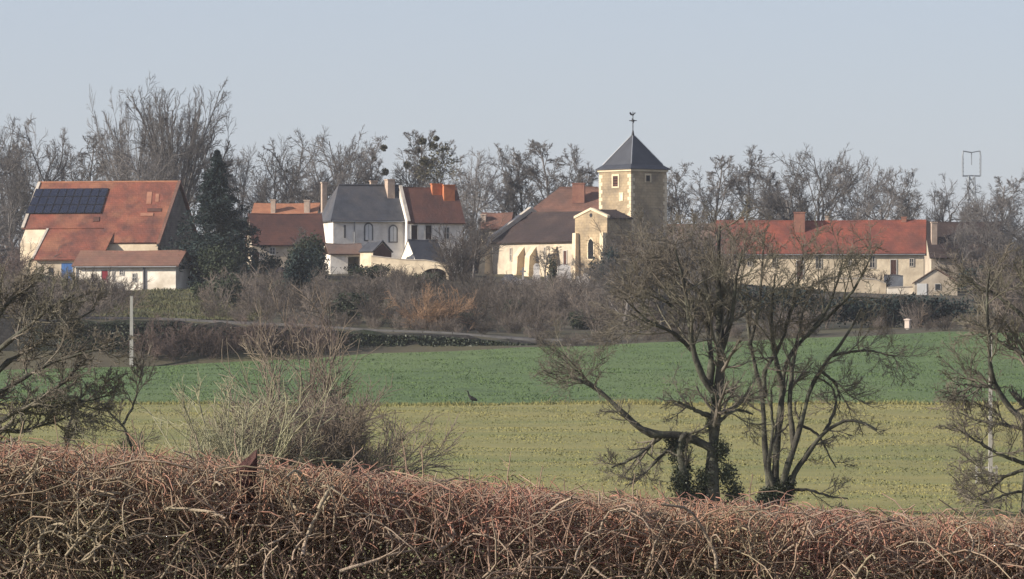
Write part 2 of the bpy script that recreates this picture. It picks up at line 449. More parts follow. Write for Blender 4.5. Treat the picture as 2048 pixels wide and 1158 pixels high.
class Tubes:
    def __init__(s): s.v, s.q, s.n = [], [], 0
    def add(s, pts, rad, k):
        N_, M_ = pts.shape[:2]
        t = np.gradient(pts, axis=1); t /= np.linalg.norm(t, axis=-1, keepdims=True)+1e-9
        ref = np.where((np.abs(t[:, :1, 2:3]) < .85), np.array([0, 0, 1.]), np.array([1., 0, 0]))
        u = np.cross(t, ref); u /= np.linalg.norm(u, axis=-1, keepdims=True)+1e-9
        w = np.cross(t, u)
        a = 2*math.pi*np.arange(k)/k
        V = pts[:, :, None] + rad[:, :, None, None]*(np.cos(a)[None, None, :, None]*u[:, :, None] + np.sin(a)[None, None, :, None]*w[:, :, None])
        s.v.append(V.reshape(-1, 3))
        b = (np.arange(N_)*M_*k)[:, None, None] + (np.arange(M_-1)*k)[None, :, None] + np.arange(k)[None, None]
        b2 = (np.arange(N_)*M_*k)[:, None, None] + (np.arange(M_-1)*k)[None, :, None] + ((np.arange(k)+1) % k)[None, None]
        q = np.stack([b, b2, b2+k, b+k], -1).reshape(-1, 4) + s.n
        s.q.append(q); s.n += N_*M_*k
        return s
    def mesh(s, name, off=None):
        V = np.concatenate(s.v)
        if off is not None: V = V - np.asarray(off)
        return mesh_arrays(name, V, [np.concatenate(s.q)], True)


def resample(pl, M_):
    pl = np.asarray(pl, float); s = np.concatenate([[0], np.cumsum(np.linalg.norm(np.diff(pl, axis=0), axis=1))])
    # smooth by Catmull-Rom-like dense interpolation
    t = np.linspace(0, s[-1], M_)
    out = np.stack([np.interp(t, s, pl[:, k]) for k in range(3)], 1)
    for _ in range(2):
        out[1:-1] = .25*out[:-2] + .5*out[1:-1] + .25*out[2:]
    return out


def leafcloud(rg, centres, radii, n, size, flat=1.0, shell=.55):
    """n leaf quads spread in ellipsoids"""
    centres, radii = np.asarray(centres, float), np.asarray(radii, float)
    vol = np.prod(radii, 1)**.8; pick = rg.choice(len(centres), n, p=vol/vol.sum())
    d = rg.normal(size=(n, 3)); d /= np.linalg.norm(d, axis=1, keepdims=True)
    r = shell + (1-shell)*rg.random(n)
    p = centres[pick] + d*radii[pick]*r[:, None]*(1+.12*rg.normal(size=(n, 1)))
    a = rg.normal(size=(n, 3)); a /= np.linalg.norm(a, axis=1, keepdims=True)
    b = np.cross(a, rg.normal(size=(n, 3))); b /= np.linalg.norm(b, axis=1, keepdims=True)
    s = size*rg.uniform(.5, 1.3, (n, 1))
    V = np.stack([p-a*s, p+b*s*.6, p+a*s, p-b*s*.6], 1).reshape(-1, 3)
    return V, np.arange(4*n).reshape(-1, 4)


# ------------------------------------------------------------------ far trees (shared meshes)
def make_far(seed, kind):
    rg = np.random.default_rng(seed); H = 16.0
    T, C = Tubes(), Tubes()
    if kind == 'oak':
        tr = polylines(rg, np.array([[0, 0, -1.]]), np.array([[.02, 0, 1.]]), np.array([H*.62]), 9, .08, .03)
        tr_r = taper([.34], [.13], 9)
        A = spawn(rg, tr, tr_r, 15, .28, 1., 55, .80, .55, 8, .17, .085, .06, shrink=.35, jl=.3)
        B = spawn(rg, *A, 7, .22, 1., 45, .52, .55, 6, .17, .06, .032)
        Cc = spawn(rg, *B, 7, .15, 1., 45, .55, .6, 5, .16, .05, .024)
        D = spawn(rg, *Cc, 7, .1, 1., 42, .60, .7, 2, .15, .03, .017)
    elif kind == 'fan':
        tr = polylines(rg, np.array([[0, 0, -1.]]), np.array([[0, 0, 1.]]), np.array([H*.42]), 7, .04, .05)
        tr_r = taper([.36], [.16], 7)
        A = spawn(rg, tr, tr_r, 24, .35, 1., 30, 1.5, .5, 9, .045, .012, .05, shrink=.10, jl=.08)
        B = spawn(rg, *A, 10, .22, 1., 28, .30, .55, 6, .08, .03, .026, shrink=.35)
        Cc = spawn(rg, *B, 7, .15, 1., 32, .5, .6, 4, .10, .03, .020)
        D = spawn(rg, *Cc, 5, .1, 1., 36, .6, .7, 2, .1, .03, .016)
    else:  # slender
        tr = polylines(rg, np.array([[0, 0, -1.]]), np.array([[rg.normal()*.06, 0, 1.]]), np.array([H*.92]), 11, .06, .05)
        tr_r = taper([.24], [.05], 11)
        A = spawn(rg, tr, tr_r, 16, .34, .98, 46, .33, .55, 7, .14, .09, .045, shrink=.45, jl=.35)
        B = spawn(rg, *A, 7, .2, 1., 42, .5, .6, 5, .16, .05, .026)
        Cc = spawn(rg, *B, 7, .15, 1., 42, .55, .6, 4, .15, .04, .024)
        D = spawn(rg, *Cc, 6, .1, 1., 40, .65, .7, 2, .12, .03, .017)
    T.add(tr, tr_r, 7)
    C.add(*A, 5); C.add(*B, 4); C.add(*Cc, 3); C.add(*D, 3)
    top = np.percentile(np.concatenate(C.v)[:, 2], 99.7)
    return T.mesh('trunk'), C.mesh('crown'), top


FAR = {k: [make_far(100+17*i+len(k), k) for i in range(n)] for k, n in (('oak', 4), ('fan', 2), ('slender', 3))}
for kk in FAR.values():
    for t_, c_, _ in kk:
        t_.materials.append(M['bark_far']); c_.materials.append(M['bark_far'])


def far_tree(px, top_row, d, kind, var, label, sxy=1.0, name='bare_tree', group=None, base=None):
    t_, c_, top = FAR[kind][var % len(FAR[kind])]
    x = (px-1024)/F*d
    zb = zt(x, d) if base is None else base
    h = (HR-top_row)/F*d - zb
    s = h/top
    root = empty(name, (x, d, zb), random.uniform(0, 6.28), label, 'tree', group)
    root.scale = (s*sxy, s*sxy, s)
    link('trunk', t_, None, root); link('crown', c_, None, root)
    return root


SKY_TREES = [
    # px, top row, dist, kind, variant, sxy, label
    (-30, 250, 690, 'oak', 0, .8, 'broad bare tree at the far left edge of the skyline'),
    (28, 240, 700, 'oak', 1, .75, 'bare tree on the skyline just left of the solar panels'),
    (100, 240, 705, 'oak', 2, .75, 'rounded bare tree on the skyline above the solar panels'),
    (168, 268, 720, 'slender', 0, 1.0, 'thin bare tree between the rounded trees and the tallest tree'),
    (258, 190, 690, 'fan', 0, .55, 'tall fan-shaped bare tree, left one of the tallest pair behind the barn'),
    (358, 163, 685, 'fan', 1, .72, 'tallest bare tree on the skyline, with upswept grey branches'),
    (300, 290, 670, 'oak', 3, .9, 'lower bare tree close behind the middle of the barn ridge'),
    (415, 270, 700, 'slender', 1, 1.1, 'bare tree rising just behind the tip of the dark spruce'),
    (490, 292, 700, 'oak', 0, .7, 'bare tree right of the dark spruce'),
    (590, 264, 700, 'oak', 1, .85, 'wide bare tree above the orange roofs'),
    (545, 330, 660, 'oak', 2, .9, 'low bare tree close behind the orange roofs'),
    (690, 262, 710, 'oak', 3, .75, 'bare tree above the left end of the slate roof'),
    (640, 320, 660, 'oak', 0, .8, 'low bushy bare tree beside the tall pale chimney'),
    (762, 272, 715, 'slender', 2, 1.0, 'bare tree above the middle of the slate roof, hung with mistletoe'),
    (830, 262, 710, 'slender', 0, 1.15, 'bare tree above the purple tiled roof, hung with mistletoe'),
    (940, 300, 700, 'oak', 2, .75, 'dark bare tree right of the orange brick chimneys'),
    (1000, 290, 720, 'slender', 1, 1.1, 'bare tree above the small orange roof left of the church'),
    (1058, 285, 720, 'slender', 2, 1.1, 'straight bare tree above the left end of the church roof'),
    (1108, 280, 715, 'slender', 0, 1.2, 'bare tree above the ridge of the brown roof behind the church'),
    (1168, 290, 715, 'slender', 1, 1.15, 'bare tree just left of the church tower'),
    (1372, 325, 715, 'slender', 2, 1.2, 'bare tree just right of the church tower'),
    (1425, 312, 715, 'slender', 0, 1.2, 'second bare tree right of the church tower'),
    (1482, 293, 715, 'slender', 1, 1.2, 'tall bare tree above the left end of the long red roof'),
    (1530, 325, 725, 'slender', 2, 1.1, 'thin bare tree left of the chimney on the long red roof'),
    (1600, 308, 700, 'oak', 1, .8, 'broad bare tree behind the chimney of the long red roof'),
    (1652, 296, 710, 'oak', 3, .8, 'tallest bare tree behind the long red roof'),
    (1712, 310, 705, 'oak', 0, .8, 'broad bare tree above the middle of the long red roof'),
    (1772, 340, 700, 'oak', 2, .85, 'lower bare tree above the bright end of the long red roof'),
    (1832, 338, 715, 'slender', 1, 1.3, 'bare tree above the right end of the long red roof'),
    (1885, 350, 700, 'oak', 1, .8, 'bare tree left of the pylon'),
    (1968, 385, 690, 'oak', 3, .8, 'bare tree in front of the pylon mast'),
    (2005, 352, 700, 'slender', 0, 1.3, 'bare tree right of the pylon'),
    (2060, 345, 700, 'oak', 0, .8, 'bare tree at the right end of the skyline'),
    (-20, 400, 600, 'oak', 2, .9, 'dark bare tree against the left wall of the barn'),
    (30, 330, 650, 'oak', 3, .75, 'bare tree close behind the left end of the barn'),
    (925, 390, 625, 'oak', 1, .85, 'low dark bare tree between the purple roof and the church'),
    (1990, 415, 640, 'oak', 2, 1.0, 'brown bare tree on the slope below the pylon'),
    (1915, 440, 625, 'oak', 3, .9, 'low bare tree above the small gabled shed'),
    (2065, 430, 620, 'oak', 1, 1.0, 'brown bare tree cut off by the right edge below the pylon'),
]
SKY_TREES += [
    (1318, 418, 470, 'oak', 1, 1.0, 'dense brown bare tree at the crop edge before the church tower foot'),
    (945, 425, 588, 'slender', 2, 1.6, 'small bare tree standing just left of the church gable'),
    (1092, 492, 576, 'slender', 0, 1.8, 'little bare tree in front of the church nave'),
    (590, 455, 574, 'slender', 1, 1.8, 'small bare tree in front of the red-roofed cottage'),
    (1246, 500, 468, 'oak', 3, 1.2, 'low brown bare tree below the church chapel at the crop edge'),
    (1392, 428, 475, 'oak', 0, .95, 'dense brown bare tree at the crop edge behind the ivy-covered trunk'),
]
roots = {}
for px, tr_, d_, k_, v_, s_, lab in SKY_TREES:
    roots[px] = far_tree(px, tr_, d_, k_, v_, lab, s_, group='bare trees on the skyline')
# ivy-clad tree with mistletoe balls
iv = far_tree(880, 282, 705, 'slender', 1, 'ivy-covered dark olive tree above the orange brick chimneys', 1.2, 'ivy_tree', 'bare trees on the skyline')


def local_to(root, p):
    root.rotation_euler[2] = 0.0
    return (np.asarray(p, float) - np.array(root.location)) / np.array(root.scale)


def mistletoe(root, px, py, d, r):
    c = local_to(root, P(px, py, d))
    T = Tubes(); rg = np.random.default_rng(int(px*7+py))
    n = 90; dd = rg.normal(size=(n, 3)); s = r/root.scale[0]
    T.add(polylines(rg, np.repeat(c[None], n, 0), dd, np.full(n, s), 4, .25, 0), taper(np.full(n, .03), np.full(n, .05), 4), 3)
    link('mistletoe', T.mesh('mistletoe'), M['mistletoe'], root)


for px, py, r in ((845, 282, .6), (872, 277, .5), (867, 291, .65), (848, 322, .75)):
    mistletoe(iv, px, py, 704, r)
for key, spots in ((830, ((836, 300, .55), (815, 330, .6))), (762, ((768, 296, .5), (770, 344, .55), (748, 318, .4))), (690, ((588, 272, .1),))):
    for px, py, r in spots:
        if r > .2: mistletoe(roots[key], px, py, roots[key].location[1]-1, r)
rg = np.random.default_rng(5)
cs = [local_to(iv, P(px, py, 704)) for px, py in ((878, 352), (900, 322), (862, 334), (890, 300), (905, 345), (850, 350), (885, 330), (868, 312), (838, 340))]
V, Q = leafcloud(rg, cs, [(1.0, 1.0, 1.1)]*len(cs), 750, .15, shell=.2)
link('ivy', mesh_arrays('ivy', V, [Q]), M['mistletoe'], iv)

# ------------------------------------------------------------------ scrub masses (uncountable): joined fans of stems
def fan_shrub(rg, T, base, h, w, stems=9, k1=7, k2=5, r=.03, up=.03, spread=.6, rmin=.010):
    n = stems
    p = base + np.concatenate([rg.normal(size=(n, 2))*w*.12, np.full((n, 1), -.2)], 1)
    d = np.concatenate([rg.normal(size=(n, 2))*spread, np.ones((n, 1))], 1)
    ln = h*rg.uniform(.65, 1.1, n)*(1+.25*np.linalg.norm(d[:, :2], axis=1))
    a = polylines(rg, p, d, ln, 6, .10, up); ar = taper(np.full(n, r), np.full(n, r*.35), 6)
    b = spawn(rg, a, ar, k1, .2, 1., 35, .42, .6, 5, .15, up, rmin*1.4)
    c = spawn(rg, *b, k2, .1, 1., 38, .6, .7, 3, .15, up*.6, rmin)
    T.add(a, ar, 4); T.add(*b, 3); T.add(*c, 3)


def instancer(coll):
    g_ = bpy.data.node_groups.new('scatter', 'GeometryNodeTree')
    g_.interface.new_socket('Geometry', in_out='INPUT', socket_type='NodeSocketGeometry')
    g_.interface.new_socket('Geometry', in_out='OUTPUT', socket_type='NodeSocketGeometry')
    N, L = g_.nodes, g_.links
    gi, go = N.new('NodeGroupInput'), N.new('NodeGroupOutput')
    ip, ci = N.new('GeometryNodeInstanceOnPoints'), N.new('GeometryNodeCollectionInfo')
    ci.inputs[0].default_value = coll
    ci.inputs['Separate Children'].default_value = True
    ci.inputs['Reset Children'].default_value = True
    ip.inputs['Pick Instance'].default_value = True
    def attr(nm, ty):
        a = N.new('GeometryNodeInputNamedAttribute'); a.data_type = ty; a.inputs['Name'].default_value = nm
        return a.outputs['Attribute']
    L.new(gi.outputs[0], ip.inputs['Points']); L.new(ci.outputs[0], ip.inputs['Instance'])
    L.new(attr('scl', 'FLOAT_VECTOR'), ip.inputs['Scale'])
    L.new(attr('idx', 'INT'), ip.inputs['Instance Index'])
    er = N.new('FunctionNodeEulerToRotation')
    L.new(attr('rot', 'FLOAT_VECTOR'), er.inputs[0]); L.new(er.outputs[0], ip.inputs['Rotation'])
    L.new(ip.outputs[0], go.inputs[0])
    return g_


def scrub(name, label, m, spots, seed, r=.03, rmin=.014, nv=3):
    rg = np.random.default_rng(seed)
    coll = bpy.data.collections.new(name + '_shrubs')
    for v in range(nv):
        T = Tubes(); fan_shrub(rg, T, np.zeros(3), 2.5, 2.2, stems=9, k1=7, k2=5, r=r, rmin=rmin)
        me = T.mesh('shrub'); me.materials.append(m)
        coll.objects.link(bpy.data.objects.new('shrub', me))
    sp_ = np.array(spots); n = len(sp_)
    V = np.stack([sp_[:, 0], sp_[:, 1], zt(sp_[:, 0], sp_[:, 1])], 1)
    me = bpy.data.meshes.new(name); me.vertices.add(n); me.vertices.foreach_set('co', V.astype(np.float32).ravel())
    sc_ = sp_[:, 2:3]/2.5*np.concatenate([rg.uniform(.8, 1.25, (n, 2)), np.ones((n, 1))], 1)
    rt = np.concatenate([rg.normal(size=(n, 2))*.08, rg.uniform(0, 6.28, (n, 1))], 1)
    me.attributes.new('scl', 'FLOAT_VECTOR', 'POINT').data.foreach_set('vector', sc_.astype(np.float32).ravel())
    me.attributes.new('rot', 'FLOAT_VECTOR', 'POINT').data.foreach_set('vector', rt.astype(np.float32).ravel())
    me.attributes.new('idx', 'INT', 'POINT').data.foreach_set('value', rg.integers(0, nv, n).astype(np.int32))
    o_ = link(name, me)
    md = o_.modifiers.new('scatter', 'NODES'); md.node_group = instancer(coll)
    return tag(o_, label, 'scrub', None, 'stuff')


sp = []
for _ in range(330):    # slope below the church and houses
    d = rng.uniform(466, 580); px = rng.uniform(400, 1460)
    if 230 < px < 440 and d > 500: continue
    if 640 < px < 745 and d < 478: continue
    hh = rng.uniform(1.4, 3.2) if d < 540 else rng.uniform(.7, 1.5)
    sp.append(((px-1024)/F*d, d, hh, 2.0))
for _ in range(90):
    px = rng.uniform(380, 1110); d = rng.uniform(460.8, 470)
    sp.append(((px-1024)/F*d, d, rng.uniform(.5, 1.3), 2.0))
scrub('scrub', 'mass of bare brown scrub covering the slope below the church', M['scrub'], sp, 11)
sp = []
for _ in range(70):     # foot of the bank above the crop edge
    px = rng.uniform(265, 680); d = rng.uniform(450.5, 453)
    sp.append(((px-1024)/F*d, d, rng.uniform(1.0, 2.4), 1.6))
scrub('bank_brush', 'thin bare brush growing against the dark bank above the green crop', M['pink_twig'], sp, 12, r=.02)
sp = []
for _ in range(230):    # undergrowth behind the village
    px = rng.uniform(-80, 2130); d = rng.uniform(655, 730)
    if 985 < px < 1130 or 1345 < px < 1500:
        if rng.random() < .75: continue
    sp.append(((px-1024)/F*d, d, rng.uniform(3.0, 6.5), 3.5))
scrub('undergrowth', 'grey-brown undergrowth beneath the trees behind the houses', M['scrub'], sp, 13, r=.05, rmin=.022)
sp = []
for _ in range(90):     # right-hand brown slope and dark hedge below the long house
    px = rng.uniform(1925, 2130); d = rng.uniform(500, 640)
    if px < 1985 and d < 605: continue
    sp.append(((px-1024)/F*d, d, rng.uniform(2.5, 5.0), 2.5))
scrub('hillside_scrub', 'brown bare scrub on the slope at the right edge', M['scrub'], sp, 14, r=.04, rmin=.018)
sp = []
for _ in range(26):
    px = rng.uniform(1460, 1930); d = rng.uniform(452, 520)
    if 1780 < px < 1850 and d < 460: continue
    sp.append(((px-1024)/F*d, d, rng.uniform(1.2, 2.6), 2.2))
for _ in range(120):
    px = rng.uniform(1080, 2080); d = rng.uniform(449.5, 457)
    if 1630 < px < 1930 and rng.random() < .7 or 1780 < px < 1850: continue
    sp.append(((px-1024)/F*d, d, rng.uniform(.6, 1.3), 1.8))
scrub('field_edge_scrub', 'dark bare scrub along the top of the green crop below the long house', M['scrub'], sp, 15, r=.03)
sp = []
for _ in range(120):
    px = rng.uniform(-120, 240); d = rng.uniform(449, 545)
    sp.append(((px-1024)/F*d, d, rng.uniform(1.5, 3.2), 2.4))
scrub('slope_scrub', 'bare grey scrub on the slope left of the concrete pole', M['scrub'], sp, 16, r=.03)

# dark leafy hedge (evergreen) below the long house
def leaf_bush(name, label, px, row_base, d, w, h, m, seed, n=2500, size=.14, dp=None, base=None, group=None, lumps=9):
    rg = np.random.default_rng(seed); x = (px-1024)/F*d
    z = zt(x, d) if base is None else base
    root = empty(name, (x, d, z), 0, label, 'bush', group)
    dp = dp or w
    c = np.stack([rg.uniform(-.36, .36, lumps)*w, rg.uniform(-.3, .3, lumps)*dp, rg.uniform(.30, .68, lumps)*h], 1)
    rr = np.stack([rg.uniform(.20, .32, lumps)*w, rg.uniform(.22, .34, lumps)*dp, rg.uniform(.22, .34, lumps)*h], 1)
    V, Q = leafcloud(rg, c, rr, n, size, shell=.35)
    V[:, 2] = np.abs(V[:, 2])
    link('foliage', mesh_arrays('foliage', V, [Q]), m, root)
    T = Tubes(); k = 7
    a = polylines(rg, np.zeros((k, 3)) - [0, 0, .3], np.concatenate([rg.normal(size=(k, 2))*.5, np.ones((k, 1))], 1), np.full(k, h*.75), 5, .1, .03)
    T.add(a, taper(np.full(k, .06), np.full(k, .02), 5), 4)
    link('stems', T.mesh('stems'), M['bark_hero'], root)
    return root


leaf_bush('evergreen_hedge', 'dark bluish evergreen hedge below the low walls of the long house', 1785, 0, 470, 13.5, 3.1, M['spruce'], 31, 11000, .14, dp=2.5, lumps=40)
leaf_bush('round_evergreen', 'dark rounded evergreen bush above the lane', 690, 0, 475, 3.7, 2.8, M['ivy'], 32, 4200, .13)
leaf_bush('evergreen_bush', 'dark evergreen bush in front of the blue door end of the barn', 82, 0, 548, 2.9, 2.6, M['cypress'], 33, 2200, .12)
leaf_bush('evergreen_bush', 'dark ivy-covered shrub right of the cemetery wall', 1212, 0, 560, 3.0, 5.2, M['spruce'], 34, 3200, .14)
leaf_bush('evergreen_bush', 'dark green ivy mound in front of the red-roofed cottage', 615, 0, 572, 3.4, 5.6, M['cypress'], 35, 3600, .14)
leaf_bush('evergreen_bush', 'tall dark evergreen left of the round bush', 598, 0, 512, 3.2, 6.6, M['spruce'], 36, 4000, .14)
leaf_bush('evergreen_bush', 'small dark evergreen bush under the tan scrub by the lane', 925, 0, 475, 2.2, 1.6, M['ivy'], 37, 1300, .10)
leaf_bush('evergreen_bush', 'small dark bush below the grey tomb', 1027, 0, 500, 2.0, 2.2, M['ivy'], 38, 1300, .10)
leaf_bush('evergreen_bush', 'dark green shrubbery at the foot of the spruce', 440, 0, 548, 4.5, 5.2, M['cypress'], 39, 4200, .15)
leaf_bush('evergreen_bush', 'dark evergreen shrub on the bank below the spruce', 452, 0, 500, 3.0, 4.2, M['ivy'], 40, 2800, .13)
leaf_bush('evergreen_bush', 'dark ivy mass filling the gap below the long house behind the forked trees', 1535, 0, 500, 9.5, 4.0, M['spruce'], 41, 5000, .14, dp=3, lumps=20)
leaf_bush('evergreen_bush', 'dark shrub between the white garden wall and the grey garage', 735, 0, 572, 4.5, 2.0, M['cypress'], 42, 2600, .12)
leaf_bush('evergreen_bush', 'broad dark evergreen before the left part of the red-roofed cottage', 528, 0, 578, 3.6, 3.0, M['cypress'], 44, 2600, .14)
leaf_bush('evergreen_bush', 'dark evergreen bush right of the pale stone hut', 632, 0, 545, 2.6, 5.4, M['spruce'], 45, 2800, .13)
leaf_bush('evergreen_bush', 'low dark evergreen between the spruce foot and the pale stone hut', 505, 0, 540, 3.6, 2.4, M['ivy'], 46, 2400, .12)
leaf_bush('evergreen_bush', 'low dark evergreen mound below the arched garden wall', 850, 0, 560, 3.8, 1.6, M['cypress'], 47, 2200, .12)
leaf_bush('evergreen_bush', 'olive-green bush on the grass below the white farm building', 400, 0, 520, 3.2, 2.2, M['green_bush'], 48, 2200, .12)
leaf_bush('evergreen_bush', 'olive-green bush below the pale stone hut', 560, 0, 515, 3.6, 2.4, M['green_bush'], 49, 2400, .12)
leaf_bush('evergreen_bush', 'dark ivy-covered post-like shrub in front of the cemetery wall', 1104, 0, 545, .9, 5.2, M['ivy'], 50, 1100, .11)
leaf_bush('evergreen_bush', 'dark evergreen low on the slope below the cemetery wall', 1170, 0, 480, 3.0, 1.8, M['cypress'], 58, 1800, .12)
leaf_bush('evergreen_bush', 'dark evergreen bush right of the small gabled shed', 1950, 0, 590, 3.2, 3.6, M['spruce'], 43, 2600, .14)


def twig_bush(name, label, px, d, h, w, m, seed, stems=26, k1=9, k2=6, r=.03, up=.02, spread=.55, rmin=.010, base=None, cat='bush'):
    rg = np.random.default_rng(seed); x = (px-1024)/F*d
    z = zt(x, d) if base is None else base
    root = empty(name, (x, d, z), 0, label, cat)
    n = stems
    p = np.concatenate([rg.normal(size=(n, 2))*w*.10, np.full((n, 1), -.3)], 1)
    dd = np.concatenate([rg.normal(size=(n, 2))*spread, np.ones((n, 1))], 1)
    ln = h*rg.uniform(.55, 1.08, n)*(1+.2*np.linalg.norm(dd[:, :2], axis=1))
    a = polylines(rg, p, dd, ln, 7, .09, up); ar = taper(np.full(n, r), np.full(n, r*.35), 7)
    b = spawn(rg, a, ar, k1, .18, 1., 32, .40, .6, 5, .13, up, rmin*1.4)
    c = spawn(rg, *b, k2, .1, 1., 36, .58, .7, 3, .14, up*.6, rmin)
    S = Tubes(); S.add(a, ar, 5); link('stems', S.mesh('stems'), m, root)
    T = Tubes(); T.add(*b, 3); T.add(*c, 3); link('twigs', T.mesh('twigs'), m, root)
    return root


twig_bush('dry_bush', 'orange-tan dry bush leaning over the lane', 850, 468, 3.8, 3.0, M['dry_orange'], 51, 30, up=-.03, spread=.75, rmin=.015)
twig_bush('dry_bush', 'second orange-tan dry bush, just right of the larger one above the lane', 905, 480, 3.4, 2.5, M['dry_orange'], 52, 24, up=-.02, spread=.6, rmin=.015)
twig_bush('bare_bush', 'pinkish bare bush at the left edge beside the barn', 10, 552, 5.2, 3.5, M['pink_twig'], 53, 24, rmin=.018)
twig_bush('bare_bush', 'grey bare bush between the church chapel and the tower foot', 1255, 575, 6.5, 4.5, M['scrub'], 54, 30, rmin=.018)
twig_bush('bare_bush', 'bare brown bush in front of the cemetery wall', 1120, 520, 3.4, 3.6, M['scrub'], 55, 26, rmin=.015)
twig_bush('bare_bush', 'tan bare bush on the slope below the white garden wall', 800, 530, 3.2, 3.4, M['scrub'], 56, 26, rmin=.015)
twig_bush('bare_bush', 'grey bare bush before the wall with two dark shutters', 915, 576, 6.0, 3.2, M['scrub'], 57, 26, rmin=.018)
twig_bush('bare_bush', 'brown bare bush before the left windows of the long house', 1440, 590, 6.5, 4.5, M['scrub'], 58, 28, rmin=.018)
twig_bush('bare_bush', 'grey-brown bare bush in front of the middle windows of the long house', 1710, 604, 2.8, 3.0, M['scrub'], 59, 18, rmin=.015)
twig_bush('bare_bush', 'bare bush in front of the bright right end of the long house', 1765, 606, 2.4, 2.5, M['scrub'], 60, 16, rmin=.015)

rg = np.random.default_rng(44); n_ = 16000
bx = rg.uniform(-38, 4, n_); u_ = rg.random(n_)
bz0, bz1 = zt(bx, np.full(n_, 450.)), zt(bx, np.full(n_, 455.5))
pb = np.stack([bx, 451.6+u_*1.0-.15+rg.normal(size=n_)*.12, bz0+(bz1-bz0-.3)*u_], 1)
keep = np.sin(bx*1.3)*np.sin(bx*.37+1)+.9*u_ > -.2; pb = pb[keep]; n_ = len(pb)
a = rg.normal(size=(n_, 3)); a /= np.linalg.norm(a, axis=1, keepdims=True)
b = np.cross(a, rg.normal(size=(n_, 3))); b /= np.linalg.norm(b, axis=1, keepdims=True)
s_ = rg.uniform(.06, .15, (n_, 1))
V = np.stack([pb-a*s_, pb+b*s_*.7, pb+a*s_, pb-b*s_*.7], 1).reshape(-1, 3)
tag(link('bank_ivy', mesh_arrays('bank_ivy', V, [np.arange(4*n_).reshape(-1, 4)]), M['ivy']), 'dark ivy hanging over the bank below the lane', 'ivy', None, 'stuff')

# ------------------------------------------------------------------ dark spruce
def spruce(px, top_row, d, label, seed, wid):
    rg = np.random.default_rng(seed); x = (px-1024)/F*d; z = zt(x, d); h = (HR-top_row)/F*d - z
    root = empty('spruce', (x, d, z), 0, label, 'tree')
    MB().tube((0, 0, -.5), (0, 0, h*.98), .22, .03, 8).build('trunk', M['bark_hero'], root)
    n = 270
    zz = np.sort(rg.uniform(.04, .99, n))*h
    az = rg.uniform(0, 2*math.pi, n)
    ln = wid*(1-zz/h)**.98*rg.uniform(.6, 1.18, n) + .05
    dd = np.stack([np.cos(az), np.sin(az), rg.uniform(-.15, .25, n)], 1)
    a = polylines(rg, np.stack([0*zz, 0*zz, zz], 1), dd, ln, 7, .05, -.025)
    T = Tubes(); T.add(a, taper(np.full(n, .035), np.full(n, .012), 7), 4)
    b = spawn(rg, a, taper(np.full(n, .03), np.full(n, .01), 7), 14, .1, 1., 55, .30, .6, 4, .1, -.07, .010)
    T.add(*b, 3)
    br = link('branches', T.mesh('branches'), M['bark_hero'], root)
    # needle sprays along branchlets
    pts = np.concatenate([b[0][:, 1], b[0][:, 2], b[0][:, 3], a[:, 3], a[:, 5], a[:, 6]])
    pts = np.repeat(pts, 3, 0) + rg.normal(size=(len(pts)*3, 3))*.07
    m_ = len(pts); u = rg.normal(size=(m_, 3)); u[:, 2] = u[:, 2]*.5 - .45; u /= np.linalg.norm(u, axis=1, keepdims=True)
    w = np.cross(u, rg.normal(size=(m_, 3))); w /= np.linalg.norm(w, axis=1, keepdims=True)
    s = rg.uniform(.20, .48, (m_, 1))*(1-.55*pts[:, 2:3]/h)
    V = np.stack([pts - w*s*.25, pts + w*s*.25, pts + u*s*1.4], 1).reshape(-1, 3)
    link('needles', mesh_arrays('needles', V, [np.arange(3*m_).reshape(-1, 3)]), M['spruce'], root)
    return root


spruce(434, 300, 562, 'tall dark blue-green spruce beside the barn', 61, 6.4)

